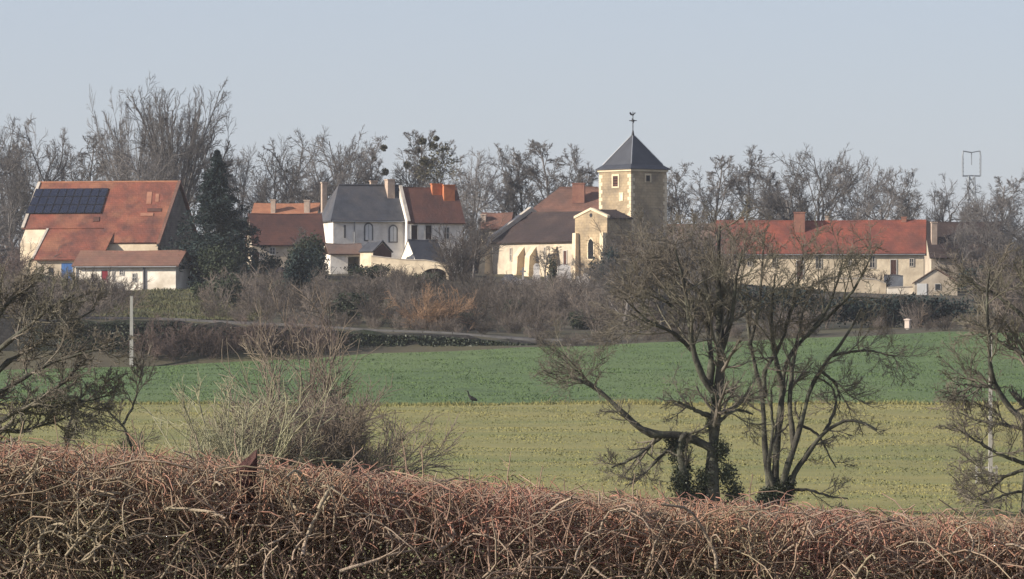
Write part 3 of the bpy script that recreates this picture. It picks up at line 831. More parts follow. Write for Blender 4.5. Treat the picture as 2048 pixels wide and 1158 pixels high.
# ------------------------------------------------------------------ houses
class House:
    def __init__(s, name, label, px0, px1, d, a, row_base, row_eave, row_ridge, D, cat='house', base_z=None):
        """front wall spans px0..px1 at distance d; a = yaw (deg): >0 front turned to the right"""
        s.a = R(a); s.sc = F/d; s.d = d
        s.W = (px1-px0)/s.sc/math.cos(s.a); s.D = D
        pc = P((px0+px1)/2, row_base, d)
        s.zb = pc[2]
        s.hw = (HR-row_eave)/s.sc - s.zb
        dr = d + D/2*math.cos(s.a)
        s.hr = (HR-row_ridge)/F*dr - s.zb
        s.px0, s.px1, s.pxc = px0, px1, (px0+px1)/2
        s.root = empty(name, pc, s.a, label, cat)
    def lx(s, px, y=0.0):
        # local x for an image column on the plane at local depth y
        return ((px - s.pxc)/s.sc + math.sin(s.a)*y)/math.cos(s.a)
    def lz(s, row): return (HR-row)/s.sc - s.zb
    def walls(s, m, gable=True, lz=-2.5):
        W, D = s.W/2, s.D
        if gable:
            MB().extrude([(0, lz), (0, s.hw), (D/2, s.hr-.02), (D, s.hw), (D, lz)], 'x', -W, W).build('wall', m, s.root)
        else:
            MB().box(-W, W, 0, D, lz, s.hw).build('wall', m, s.root)
    def roof(s, m, oe=.35, ov=.25, t=.16, x0=None, x1=None, ridge=True, name='roof'):
        W, D = s.W/2, s.D; k = (s.hr-s.hw)/(D/2)
        xa = -W-ov if x0 is None else x0; xb = W+ov if x1 is None else x1
        e = .012
        mb = MB()
        # front and back slopes, slightly sagging ridge for age
        nseg = 6
        for sgn in (0, 1):
            for i in range(nseg):
                u0, u1 = xa+(xb-xa)*i/nseg, xa+(xb-xa)*(i+1)/nseg
                sag = lambda u: -.10*math.sin(math.pi*(u-xa)/(xb-xa))
                ye, ze = (-oe, s.hw-oe*k+e) if sgn == 0 else (D+oe, s.hw-oe*k+e)
                mb.slab([(u0, ye, ze), (u1, ye, ze), (u1, D/2, s.hr+e+sag(u1)+.1), (u0, D/2, s.hr+e+sag(u0)+.1)], t)
        r = mb.build(name, m, s.root)
        if ridge:
            MB().tube((xa, D/2, s.hr+t+.04), (0, D/2, s.hr+t-.05), .14, k=6).tube((0, D/2, s.hr+t-.05), (xb, D/2, s.hr+t+.04), .14, k=6).build('ridge_tiles', m, r)
        return r
    def hip(s, m, hl, hr_, oe=.35, t=.14):
        W, D = s.W/2, s.D; k = (s.hr-s.hw)/(D/2); ze = s.hw - oe*k + .01
        x0, x1, y0, y1 = -W-oe, W+oe, -oe, D+oe
        a0 = -W+hl if hl > 0 else x0; a1 = W-hr_ if hr_ > 0 else x1
        z2 = s.hr+.1
        p = [(x0,y0,ze),(x1,y0,ze),(x1,y1,ze),(x0,y1,ze),(x0,y0,ze+t),(x1,y0,ze+t),(x1,y1,ze+t),(x0,y1,ze+t),(a0,D/2,z2),(a1,D/2,z2)]
        f = [(3,2,1,0),(0,1,5,4),(1,2,6,5),(2,3,7,6),(3,0,4,7),(4,5,9,8),(6,7,8,9),(7,4,8),(5,6,9)]
        r = MB().poly(p, f).build('roof', m, s.root)
        MB().tube((a0, D/2, z2), (a1, D/2, z2), .13, k=6).build('ridge_tiles', m, r)
        return r
    def chimney(s, px0, px1, row_top, row_bot, m, y=None, dp=.7, pot=True, parent=None):
        y = s.D/2 if y is None else y
        x0, x1 = s.lx(px0, y), s.lx(px1, y)
        d = s.d + y
        z1 = (HR-row_top)/F*d - s.zb; z0 = (HR-row_bot)/F*d - s.zb - .6
        c = MB().box(x0, x1, y-dp/2, y+dp/2, z0, z1-.12).build('chimney', m, parent or s.root)
        MB().box(x0-.07, x1+.07, y-dp/2-.07, y+dp/2+.07, z1-.12, z1).build('chimney_cap', m, c)
        return c
    def window(s, px, r0, r1, wpx, m='glass', frame='frame', shutters=None, name='window', y=0.0):
        x = s.lx(px); w = wpx/s.sc/2; z1, z0 = s.lz(r0), s.lz(r1); f = .09
        mb = MB()
        for (a, b, c, e) in ((x-w-f, x-w, z0-f, z1+f), (x+w, x+w+f, z0-f, z1+f), (x-w, x+w, z1, z1+f), (x-w-.05, x+w+.05, z0-f-.02, z0)):
            mb.box(a, b, y-.07, y+.02, c, e)
        wi = mb.build(name, M[frame], s.root)
        MB().box(x-w+.002, x+w-.002, y-.03, y+.01, z0+.002, z1-.002).build('pane', M[m], wi)
        if name == 'window' and m == 'glass':
            MB().box(x-.03, x+.03, y-.05, y-.032, z0+.01, z1-.01).box(x-w+.01, x-.035, y-.05, y-.032, (z0+z1)/2-.025, (z0+z1)/2+.025).box(x+.035, x+w-.01, y-.05, y-.032, (z0+z1)/2-.025, (z0+z1)/2+.025).build('glazing_bar', M[frame], wi)
        if shutters:
            for sg in (-1, 1):
                xx = x + sg*(w+f+w/2+.02)
                MB().box(xx-w/2, xx+w/2, y-.06, y-.002, z0-.03, z1+.03).build('shutter', M[shutters], s.root)
    def door(s, px, r0, r1, wpx, m, y=0.0, frame='frame'):
        x = s.lx(px); w = wpx/s.sc/2; z1, z0 = s.lz(r0), s.lz(r1); f = .08
        mb = MB().box(x-w-f, x-w, y-.07, y+.02, z0, z1+f).box(x+w, x+w+f, y-.07, y+.02, z0, z1+f).box(x-w, x+w, y-.07, y+.02, z1, z1+f)
        fr = mb.build('door', M[frame], s.root)
        n = max(2, int(2*w/.35))
        for i in range(n):
            a, b = x-w+2*w*i/n, x-w+2*w*(i+1)/n
            MB().box(a+.008, b-.008, y-.04, y+.01, z0, z1-.004).build('plank', m, fr)
        MB().box(x+w*.6, x+w*.6+.06, y-.09, y-.04, (z0+z1)/2-.1, (z0+z1)/2+.08).build('door_handle', M['iron'], fr)
    def pipe(s, px, r0, r1, y=-.09, m='zinc', r=.06):
        x = s.lx(px)
        MB().tube((x, y, s.lz(r0)), (x, y, s.lz(r1)), r, k=6).build('drainpipe', M[m], s.root)
    def gutter(s, m='zinc', oe=.35, row=None):
        k = (s.hr-s.hw)/(s.D/2); z = s.hw-oe*k
        MB().tube((-s.W/2-.2, -oe-.07, z), (s.W/2+.2, -oe-.07, z), .07, k=6).build('gutter', M[m], s.root)


# ---- barn with solar panels
b = House('farm_barn', 'big cream barn with long red tiled roof and solar panels', 37, 318, 567, -15, 583, 486, 369, 13.4, 'barn')
b.walls(M['cream'])
W2, D2 = b.W/2, b.D
k = (b.hr-b.hw)/(D2/2)
xm = b.lx(200)          # left part of the front slope stops higher
yl = (b.lz(458) - b.hw)/k
t = .17
mb = MB()
mb.slab([(-W2-.3, yl, b.hw+yl*k), (xm, yl, b.hw+yl*k), (xm, D2/2, b.hr+.1), (-W2-.3, D2/2, b.hr+.1)], t)
mb.slab([(xm+.002, -.1, b.hw-.1*k), (W2+.3, -.1, b.hw-.1*k), (W2+.3, D2/2, b.hr+.1), (xm+.002, D2/2, b.hr+.1)], t)
mb.slab([(-W2-.3, D2+.4, b.hw-.4*k), (W2+.3, D2+.4, b.hw-.4*k), (W2+.3, D2/2+.01, b.hr+.1), (-W2-.3, D2/2+.01, b.hr+.1)], t)
rf = mb.build('roof', M['tile_red'], b.root)
MB().tube((-W2-.3, D2/2, b.hr+.25), (W2+.3, D2/2, b.hr+.22), .16, k=6).build('ridge_tiles', M['tile_orange'], rf)
MB().slab([(-W2-.42, yl, b.hw+yl*k+.1), (-W2-.1, yl, b.hw+yl*k+.1), (-W2-.1, D2/2, b.hr+.2), (-W2-.42, D2/2, b.hr+.2)], t+.05).build('verge', M['coping'], rf)
MB().slab([(W2+.02, -.4, b.hw-.4*k+.1), (W2+.36, -.4, b.hw-.4*k+.1), (W2+.36, D2/2, b.hr+.2), (W2+.02, D2/2, b.hr+.2)], t+.05).build('verge', M['tile_pinkish'], rf)
MB().extrude([(.02, -2), (.02, b.hw-.1), (D2/2, b.hr-.15), (D2-.02, b.hw-.1), (D2-.02, -2)], 'x', W2+.004, W2+.05).build('gable_shade_slab', M['rubble'], b.root)  # thin dark slab over the cream right gable; its shade is put into the colour
# catslide over the left half
xa, xb = b.lx(84), b.lx(224)
y1 = -3.2
z0c = b.hw+yl*k-.05; z1c = b.lz(526)+.2
mb = MB().slab([(xa, y1, z1c), (xb, y1, z1c), (xb, yl+.05, z0c), (xa, yl+.05, z0c)], .16)
cs_ = mb.build('catslide_roof', M['tile_red'], b.root)
MB().slab([(xa-.14, y1, z1c+.05), (xa+.1, y1, z1c+.05), (xa+.1, yl+.05, z0c+.05), (xa-.14, yl+.05, z0c+.05)], .2).build('verge', M['coping'], cs_)
MB().extrude([(y1+.45, -2), (y1+.45, z1c+.02), (0, z1c+.02+(3.2-.45)*(z0c-z1c)/(yl+3.25)-.1), (0, -2)], 'x', xa+.25, xb-.25).build('wall', M['beige'], b.root)
# front wall continues up behind the catslide
MB().box(-W2+.02, xm, yl+.1, yl+.4, b.hw-.4, b.hw+yl*k-.06).build('upper_wall', M['cream'], b.root)
# solar panels on the left part of the slope
ns = np.array([0, -k, 1.]); ns /= np.linalg.norm(ns)
def on_slope(px, row):
    # intersect the view column/row with the front slope (local coords)
    y = D2/2
    for _ in range(30):
        z = (HR-row)/F*(b.d + y*math.cos(b.a)) - b.zb
        y = (z - b.hw)/k
    return np.array([b.lx(px, y), y, b.hw + k*y])
c00, c10, c11, c01 = on_slope(44, 431), on_slope(199, 431), on_slope(211, 381), on_slope(60, 381)
nc, nr = 9, 3
lift = ns*(t+.14)
for i in range(nc):
    for j in range(nr):
        def q(u, v):
            return (c00*(1-u)*(1-v)+c10*u*(1-v)+c11*u*v+c01*(1-u)*v) + lift
        g = .006
        u0, u1, v0, v1 = i/nc+g*.5, (i+1)/nc-g*.5, j/nr+g, (j+1)/nr-g
        p_ = MB().slab([q(u0, v0), q(u1, v0), q(u1, v1), q(u0, v1)], .05).build('solar_panel', M['pv_frame'], rf)
        e = .012
        MB().slab([q(u0+e*.6, v0+e*1.5)+ns*.055, q(u1-e*.6, v0+e*1.5)+ns*.055, q(u1-e*.6, v1-e*1.5)+ns*.055, q(u0+e*.6, v1-e*1.5)+ns*.055], .006).build('cell', M['pv'], p_)
# patch of newer tiles and the small hatch on the right part
for (x0p, x1p, r0, r1, m_, nm) in ((290, 300, 388, 412, 'tile_patch', 'tile_patch'), (308, 315, 392, 408, 'tile_patch', 'tile_patch'), (293, 322, 421, 427, 'wood_dark', 'roof_hatch'), (280, 306, 430, 436, 'tile_patch', 'tile_patch'), (184, 196, 437, 446, 'wood_dark', 'roof_hatch')):
    q4 = [on_slope(x0p, r1), on_slope(x1p, r1), on_slope(x1p, r0), on_slope(x0p, r0)]
    MB().slab([p+ns*(t+.02) for p in q4], .08).build(nm, M[m_], rf)
# catslide wall: blue door, small window
s_save = b.d
yw = y1+.45
def fdoor(px, r0, r1, wpx, m_, y):
    x = b.lx(px, y); w = wpx/b.sc/2; z1_, z0_ = b.lz(r0), b.lz(r1)
    dr_ = MB().box(x-w-.06, x-w, y-.06, y+.02, z0_, z1_+.06).box(x+w, x+w+.06, y-.06, y+.02, z0_, z1_+.06).box(x-w, x+w, y-.06, y+.02, z1_, z1_+.06).build('door', M['frame'], b.root)
    for i in range(4):
        a_, b_ = x-w+2*w*i/4, x-w+2*w*(i+1)/4
        MB().box(a_+.008, b_-.008, y-.035, y+.01, z0_, z1_-.004).build('plank', M[m_], dr_)
fdoor(138, 527, 572, 24, 'door_blue', yw)
x_ = b.lx(105, yw)
MB().box(x_-.25, x_+.25, yw-.05, yw+.02, b.lz(550), b.lz(537)).build('window', M['glass'], b.root)

# ---- low white building in front of the barn
lw = House('farm_annex', 'low white farm building with red door in front of the barn', 152, 353, 558, -14, 585, 530, 506, 5.0, 'house')
lw.walls(M['white']); lw.roof(M['tile_annex'], oe=.4, ov=.45); lw.gutter(oe=.4)
lw.door(209, 541, 572, 13, M['door_red'])
lw.window(243, 541, 549, 6); lw.window(269, 548, 562, 6); lw.window(226, 541, 562, 2, m='wood_dark')
lw.pipe(289, 534, 584, r=.13, m='surround_dark'); lw.pipe(151.5, 534, 584)

# pale low wall / covered heap in front
def free_wall(name, label, pxs, rows_top, d, thick, m, rb=None, cat='wall', cap=True, a=0.0):
    x0 = (pxs[0]-1024)/F*d; zb = zt(x0, d)
    root = empty(name, (x0, d, zb), a, label, cat)
    vv, ff = [], []
    n = len(pxs)
    for px, rt in zip(pxs, rows_top):
        x = (px-pxs[0])/F*d/math.cos(a); z = (HR-rt)/F*d - zb
        for (yy, zz) in ((-thick/2, -2.), (thick/2, -2.), (thick/2, z), (-thick/2, z)):
            vv.append((x, yy, zz))
    for kk in range(n-1):
        for s in range(4):
            a_, b_ = kk*4+s, kk*4+(s+1) % 4
            ff.append((a_, a_+4, b_+4, b_))
    ff += [(0, 1, 2, 3), tuple((n-1)*4+i for i in (3, 2, 1, 0))]
    MB().poly(vv, ff).build('wall_body', m, root)
    if cap:
        mb = MB()
        for kk in range(n-1):
            p, q_ = vv[kk*4+3], vv[(kk+1)*4+3]
            L_ = .12
            mb.poly([(p[0], -thick/2-.06, p[2]+.004), (q_[0], -thick/2-.06, q_[2]+.004), (q_[0], thick/2+.06, q_[2]+.004), (p[0], thick/2+.06, p[2]+.004),
                     (p[0], -thick/2-.06, p[2]+L_), (q_[0], -thick/2-.06, q_[2]+L_), (q_[0], thick/2+.06, q_[2]+L_), (p[0], thick/2+.06, p[2]+L_)],
                    [(3,2,1,0),(4,5,6,7),(0,1,5,4),(1,2,6,5),(2,3,7,6),(3,0,4,7)])
        mb.build('coping', M['coping'], root)
    return root


free_wall('low_wall', 'low pale stone wall in front of the white farm building', [150, 170, 195, 214], [563, 562, 561, 563], 550, .4, M['beige'])
# covered trailer/heap beside it
def heap(name, label, px, d, w, h, dp, m, seed, cat):
    x = (px-1024)/F*d; z = zt(x, d)
    root = empty(name, (x, d, z), 0, label, cat)
    rg = np.random.default_rng(seed); nx, ny = 12, 8
    vv, ff = [], []
    for j in range(ny):
        for i in range(nx):
            u, v = i/(nx-1)*2-1, j/(ny-1)*2-1
            hh = h*(1-abs(u)**3.5)*(1-abs(v)**3.5)*(.8+.25*rg.random())
            vv.append((u*w/2, v*dp/2, hh-.05))
    for j in range(ny-1):
        for i in range(nx-1):
            a_ = j*nx+i; ff.append((a_, a_+1, a_+nx+1, a_+nx))
    me = MB().poly(vv, ff).build('cover', m, root, True)
    MB().box(-w*.42, w*.42, -dp*.4, dp*.4, -.4, .15).build('load', M['wood_dark'], root)
    return root
heap('covered_heap', 'small grey covered heap beside the blue door', 122, 551, 1.8, .75, 1.3, M['tarp'], 3, 'heap')
heap('covered_heap', 'grey tarpaulin heap in front of the small windows of the white building', 238, 552, 1.5, 1.1, 1.2, M['tarp'], 4, 'heap')

# ---- cottage with dark red roof, left of grey house
c = House('red_roof_cottage', 'small cottage with dark red tiled roof right of the spruce', 507, 648, 592, 10, 545, 487, 432, 6.0)
c.walls(M['beige']); c.roof(M['tile_brown'], oe=.3, ov=.15)
c.window(545, 496, 508, 9, shutters=None); c.window(615, 496, 508, 9); c.door(512, 505, 540, 14, M['wood_dark'])
c.pipe(645, 490, 540)
# ---- orange roofed house behind
o = House('orange_roof_house', 'house with bright orange roof and two chimneys behind the red cottage', 503, 628, 640, -6, 540, 440, 411, 7.0)
o.walls(M['beige']); o.roof(M['tile_orange'], oe=.3)
o.chimney(541, 550, 399, 432, M['chimney_pale'], y=1.6); o.chimney(608, 619, 400, 430, M['chimney_pale'], y=1.6)
# ---- grey house with slate hip roof
g = House('grey_house', 'grey two-storey house with slate roof and arched windows', 667, 813, 600, 15, 548, 437, 372, 7.6)
g.walls(M['greywall'], gable=False); g.hip(M['slate'], 1.5, 0); g.gutter()
g.pipe(709, 441, 520, r=.07)
def arched(px, r0, r1, wpx, h=g):
    x = h.lx(px); w = wpx/h.sc/2; z1, z0 = h.lz(r0), h.lz(r1)
    def arch(w_, zt_, z0_): return [(x-w_, z0_), (x+w_, z0_)] + [(x+w_*math.cos(a_), zt_-w_+w_*math.sin(a_)) for a_ in np.linspace(0, math.pi, 10)]
    o_ = MB().extrude(arch(w+.17, z1+.17, z0-.12), 'y', -.05, .02).build('window', M['surround_dark'], h.root)
    half = arch(w, z1, z0)
    MB().extrude(half, 'y', -.09, -.045).build('shutter', M['shutter_pale'], o_)
    MB().box(x-.02, x+.02, -.10, -.088, z0+.02, z1-.05).build('shutter_joint', M['surround_dark'], o_)
arched(737, 448, 480, 13); arched(786, 452, 483, 13)
g.window(748, 500, 518, 12); g.window(690, 452, 474, 1, m='surround_dark', frame='surround_dark')
g.chimney(771, 785, 358, 397, M['chimney_pale'], y=3.0, dp=1.5)
g.chimney(738, 751, 361, 372, M['chimney_pale'], y=5.2)
g.chimney(640, 649, 365, 432, M['chimney_pale'], y=6.2)
# ---- purple-brown roofed house attached to the right
h2 = House('purple_roof_house', 'house with purple-brown tiled roof and orange brick chimneys', 814.5, 925, 600.6, 15, 548, 443, 379, 7.4)
h2.walls(M['greywall']); r2 = h2.roof(M['tile_brown'], oe=.3, x0=-h2.W/2+.02)
MB().slab([(-h2.W/2-.05, -.3, h2.hw-.1), (-h2.W/2+.3, -.3, h2.hw-.1), (-h2.W/2+.3, h2.D/2, h2.hr+.35), (-h2.W/2-.05, h2.D/2, h2.hr+.35)], .2).build('party_coping', M['coping'], r2)
h2.window(829, 451, 479, 12, m='shutter_dark', frame='frame'); h2.window(857, 451, 479, 12, m='shutter_dark'); h2.window(893, 455, 477, 9)
h2.window(829, 500, 520, 10); h2.door(870, 500, 540, 16, M['wood_dark'])
h2.chimney(862, 881, 367, 388, M['brick_orange'], y=3.2, dp=.8); h2.chimney(885, 907, 369, 405, M['brick_orange'], y=2.6, dp=1.0)
# ---- grey garage
gg = House('grey_garage', 'low grey garage with dark opening in front of the grey house', 661, 723, 588, 10, 546, 508, 492, 4.0, 'shed')
W2_ = gg.W/2; xo0, xo1 = gg.lx(696), gg.lx(719)
MB().box(-W2_, xo0, 0, 4, -2, gg.hw).box(xo1, W2_, 0, 4, -2, gg.hw).box(xo0, xo1, 0, 4, gg.lz(513), gg.hw).box(xo0, xo1, 3.7, 4, -2, gg.lz(513)-.002).build('wall', M['greywall'], gg.root)
gg.roof(M['tile_grey'], oe=.3)
# ---- garden sheds and lit wall
s1 = House('garden_shed', 'tiny cream garden shed with dark timber gable above the lit wall', 720, 746, 586, -38, 545, 503, 485, 3.2, 'shed')
s1.walls(M['cream']); s1.roof(M['slate'], oe=.15, ov=.1, t=.1)
MB().extrude([(.1, s1.hw-.8), (.1, s1.hw), (1.6, s1.hr-.1), (3.1, s1.hw), (3.1, s1.hw-.8)], 'x', s1.W/2+.004, s1.W/2+.05).build('gable_boards', M['wood_dark'], s1.root)
s2 = House('slate_shed', 'garden shed with white pointed gable and dark slate roof', 831, 889, 588, 26, 550, 521, 483, 3.9, 'shed')
s2.walls(M['white']); s2.roof(M['slate'], oe=.2, ov=.0, t=.1)

wr = House('garden_wall', 'sunlit cream garden wall with an arched opening', 742, 897, 580, -12, 566, 518, 510, 1.0, 'wall')
L0, L1 = -wr.W/2, wr.W/2
ax0, ax1 = wr.lx(846), wr.lx(892); az = wr.lz(537)
top = [(L0, wr.lz(512)), (wr.lx(775), wr.lz(516)), (wr.lx(812), wr.lz(520)), (wr.lx(850), wr.lz(521)), (wr.lx(880), wr.lz(526)), (L1, wr.lz(532))]
arc = [(ax1, -2.5)] + [((ax0+ax1)/2 + (ax1-ax0)/2*math.cos(a_), az-.55+.55*math.sin(a_)) for a_ in np.linspace(0, math.pi, 11)] + [(ax0, -2.5)]
prof = [(L0, -2.5)] + top + [(L1, -2.5)] + arc
mbw = MB()
n = len(prof)
# build as strips so the concave outline stays clean
def topz(x): return float(np.interp(x, [p[0] for p in top], [p[1] for p in top]))
def strip(xa_, xb_, za, zb_):
    mbw.poly([(xa_, 0, za), (xb_, 0, zb_), (xb_, 0, topz(xb_)), (xa_, 0, topz(xa_)), (xa_, .45, za), (xb_, .45, zb_), (xb_, .45, topz(xb_)), (xa_, .45, topz(xa_))],
             [(0,1,2,3), (7,6,5,4), (0,4,5,1), (3,2,6,7), (0,3,7,4), (1,5,6,2)])
for a_, b_ in zip(np.linspace(L0, ax0, 9)[:-1], np.linspace(L0, ax0, 9)[1:]): strip(a_, b_, -2.5, -2.5)
ar_ = arc[1:-1][::-1]
for p_, q_ in zip(ar_[:-1], ar_[1:]): strip(p_[0], q_[0], p_[1], q_[1])
strip(ax1, L1, -2.5, -2.5)
mbw.build('wall_body', M['cream'], wr.root)
MB().box(ax0-.1, ax1+.1, 1.6, 1.9, -2.5, az+.3).box(ax0-.3, ax0-.1, .46, 1.9, -2.5, az+.3).box(ax1+.1, ax1+.3, .46, 1.9, -2.5, az+.3).box(ax0-.1, ax1+.1, .46, 1.6, az+.05, az+.3).build('recess', M['wood_dark'], wr.root)
mb = MB()
for a_, b_ in zip(top[:-1], top[1:]):
    mb.poly([(a_[0], -.06, a_[1]+.003), (b_[0], -.06, b_[1]+.003), (b_[0], .51, b_[1]+.003), (a_[0], .51, a_[1]+.003), (a_[0], -.06, a_[1]+.1), (b_[0], -.06, b_[1]+.1), (b_[0], .51, b_[1]+.1), (a_[0], .51, a_[1]+.1)],
            [(3,2,1,0),(4,5,6,7),(0,1,5,4),(1,2,6,5),(2,3,7,6),(3,0,4,7)])
mb.build('coping', M['coping'], wr.root)

# ---- small pale ruin/shed on the slope
rs = House('stone_hut', 'small pale stone hut with two dark openings on the slope', 554, 602, 562, -4, 586, 545, 541, 2.6, 'shed')
xs_ = [-rs.W/2, rs.lx(566), rs.lx(573), rs.lx(583), rs.lx(591), rs.W/2]
mb = MB()
for i in (0, 2, 4): mb.box(xs_[i], xs_[i+1], 0, 2.6, -1.5, rs.hw)
for i in (1, 3): mb.box(xs_[i]+.001, xs_[i+1]-.001, 0, 2.6, rs.lz(555), rs.hw).box(xs_[i]+.001, xs_[i+1]-.001, 2.3, 2.6, -1.5, rs.lz(555)-.002)
mb.build('wall', M['beige'], rs.root)
MB().slab([(-rs.W/2-.15, -.2, rs.hw+.01), (rs.W/2+.15, -.2, rs.hw+.01), (rs.W/2+.15, 2.8, rs.hw+.45), (-rs.W/2-.15, 2.8, rs.hw+.45)], .12).build('roof', M['tile_grey'], rs.root)

# ---- church
CA = -49.0
ch = House('church', 'stone village church with square tower and pointed slate roof', 985, 1152, 598, CA, 552, 484, 427, 11.6, 'church')
ch.walls(M['church_plaster']); ch.roof(M['tile_purple'], oe=.3, ov=.05)
W2, D2 = ch.W/2, ch.D
k = (ch.hr-ch.hw)/(D2/2)
MB().extrude([(-.5, ch.hw-.5*k-.2), (-.5, ch.hw-.5*k+.75), (D2/2, ch.hr+.85), (D2+.5, ch.hw-.5*k+.75), (D2+.5, ch.hw-.5*k-.2), (D2/2, ch.hr-.3)], 'x', -W2-.55, -W2-.04).build('gable_coping', M['coping'], ch.root)
MB().frustum(-W2-1.5, -W2-.1, -1.3, .3, -2.5, ch.hw-.4, .55, dy=.3).build('buttress', M['ashlar'], ch.root)
for px in (1044, 1068, 1110):
    x = ch.lx(px)
    MB().poly([(x-.4, -1.3, -2.5), (x+.4, -1.3, -2.5), (x+.4, 0, -2.5), (x-.4, 0, -2.5), (x-.4, -1.0, ch.hw-1.6), (x+.4, -1.0, ch.hw-1.6), (x+.4, 0, ch.hw-.5), (x-.4, 0, ch.hw-.5)],
              [(0,3,2,1),(4,5,6,7),(0,1,5,4),(1,2,6,5),(2,3,7,6),(3,0,4,7)]).build('buttress', M['ashlar'], ch.root)
ch.door(1130, 503, 545, 9, M['wood_dark'])
for px in (1022, 1090):
    ch.window(px, 496, 520, 4.5, frame='coping')
# chapel with gable towards the viewer's left
def church_local(px, d):      # local xy on the church frame for an image column at a given depth
    v = P(px, 0, d) - np.array(ch.root.location)
    ca, sa = math.cos(ch.a), math.sin(ch.a)
    return np.array([v[0]*ca + v[1]*sa, -v[0]*sa + v[1]*ca])
pL, pR = church_local(1150, 591.5), None
cw = (1213-1150)/ (F/591.5)/math.cos(ch.a)
cx0, cy0 = pL; cx1 = cx0+cw; cl = 3.6
zc = lambda row, d=591.0: (HR-row)/F*d - ch.zb
ze, zp = zc(437), zc(421)
MB().extrude([(cx0, -2.5), (cx0, ze), ((cx0+cx1)/2, zp), (cx1, ze), (cx1, -2.5)], 'y', cy0, cy0+cl).build('chapel_wall', M['stone'], ch.root)
xm_ = (cx0+cx1)/2
for sg, xe in ((-1, cx0), (1, cx1)):
    MB().slab([(xm_, cy0+.35, zp-.02), (xe+sg*.3, cy0+.35, ze-.1-.02), (xe+sg*.3, cy0+cl, ze-.12), (xm_, cy0+cl, zp-.02)], .13).build('chapel_roof', M['tile_purple'], ch.root)
    xe2 = xe+sg*.12
    MB().poly([(xm_, cy0-.08, zp+.02), (xe2, cy0-.08, ze+.0), (xe2, cy0+.34, ze+.0), (xm_, cy0+.34, zp+.02), (xm_, cy0-.08, zp+.28), (xe2, cy0-.08, ze+.26), (xe2, cy0+.34, ze+.26), (xm_, cy0+.34, zp+.28)],
              [(3,2,1,0),(4,5,6,7),(0,1,5,4),(1,2,6,5),(2,3,7,6),(3,0,4,7)]).build('chapel_coping', M['ashlar'], ch.root)
    xq = xe - sg*.02
    MB().frustum(min(xq, xq-sg*.75), max(xq, xq-sg*.75), cy0-.7, cy0+.002, -2.5, ze-1.6, .7, dy=.1).build('buttress', M['ashlar'], ch.root)
def lancet(xc, w, z0_, z1_, y_, root=ch.root):
    def arch(w_, a_, b_): return [(xc-w_, a_), (xc+w_, a_), (xc+w_, b_-w_*1.2), (xc+w_*.6, b_-w_*.4), (xc, b_), (xc-w_*.6, b_-w_*.4), (xc-w_, b_-w_*1.2)]
    wdw = MB().extrude(arch(w+.16, z0_-.15, z1_+.18), 'y', y_-.05, y_+.02).build('lancet_window', M['ashlar'], root)
    MB().extrude(arch(w, z0_, z1_), 'y', y_-.075, y_-.04).build('pane', M['glass'], wdw)
lancet(xm_, .42, zc(518), zc(478), cy0)
MB().tube((xm_, cy0-.04, zc(431)), (xm_, cy0+.02, zc(431)), .22, k=10).build('oculus', M['glass'], ch.root)
# tower
ts = 62/(F/600.)/math.cos(ch.a)
tc = church_local(1262, 596.0)       # near corner
tx1, ty0 = tc[0], tc[1]; tx0, ty1 = tx1-ts, ty0+5.35
tz = lambda row: (HR-row)/F*598. - ch.zb
zt1 = tz(343)
MB().box(tx0, tx1, ty0, ty1, -2.5, zt1).build('tower_wall', M['stone'], ch.root)
# dressed corner stones, each a stone of its own
for (qx, qy, sxx, syy) in ((tx0, ty0, 1, 1), (tx1, ty0, -1, 1), (tx1, ty1, -1, -1)):
    z_ = tz(470); kq = 0
    while z_ < zt1-.45:
        la, lb = (.55, .32) if kq % 2 else (.32, .55)
        xa_, xb_ = sorted((qx-sxx*.025, qx+sxx*la)); ya_, yb_ = sorted((qy-syy*.025, qy+syy*lb))
        MB().box(xa_, xb_, ya_, yb_, z_+.012, z_+.40).build('quoin', M['ashlar'], ch.root)
        z_ += .42; kq += 1
MB().box(tx0-.14, tx1+.14, ty0-.14, ty1+.14, zt1, zt1+.22).build('cornice', M['ashlar'], ch.root)
ov = .30; za = tz(268); cxm, cym = (tx0+tx1)/2, (ty0+ty1)/2; z0t = zt1+.222
ring = lambda e, z: [(cxm-(ts/2+ov)*e, cym-(5.35/2+ov)*e, z), (cxm+(ts/2+ov)*e, cym-(5.35/2+ov)*e, z), (cxm+(ts/2+ov)*e, cym+(5.35/2+ov)*e, z), (cxm-(ts/2+ov)*e, cym+(5.35/2+ov)*e, z)]
pts = ring(1, z0t) + ring(1, z0t+.08) + ring(.80, z0t+.55) + ring(.05, za-.15)
fs = [(3,2,1,0)]
for l in range(3):
    for i in range(4): fs.append((l*4+i, l*4+(i+1) % 4, l*4+4+(i+1) % 4, l*4+4+i))
fs.append((12, 13, 14, 15))
sr = MB().poly(pts, fs).build('tower_roof', M['slate_tower'], ch.root)
hipm = MB()
for i in range(4):
    a_, b_ = ring(.80, z0t+.57)[i], ring(.05, za-.12)[i]
    hipm.tube(a_, b_, .07, .05, 5)
hipm.build('hip_lead', M['zinc'], sr)
MB().tube((cxm, cym, za-.3), (cxm, cym, za+.5), .22, .06, 8).tube((cxm, cym, za+.45), (cxm, cym, tz(222)), .055, .045, 6).build('finial', M['iron'], sr)
cr = MB(); zz_ = tz(240)
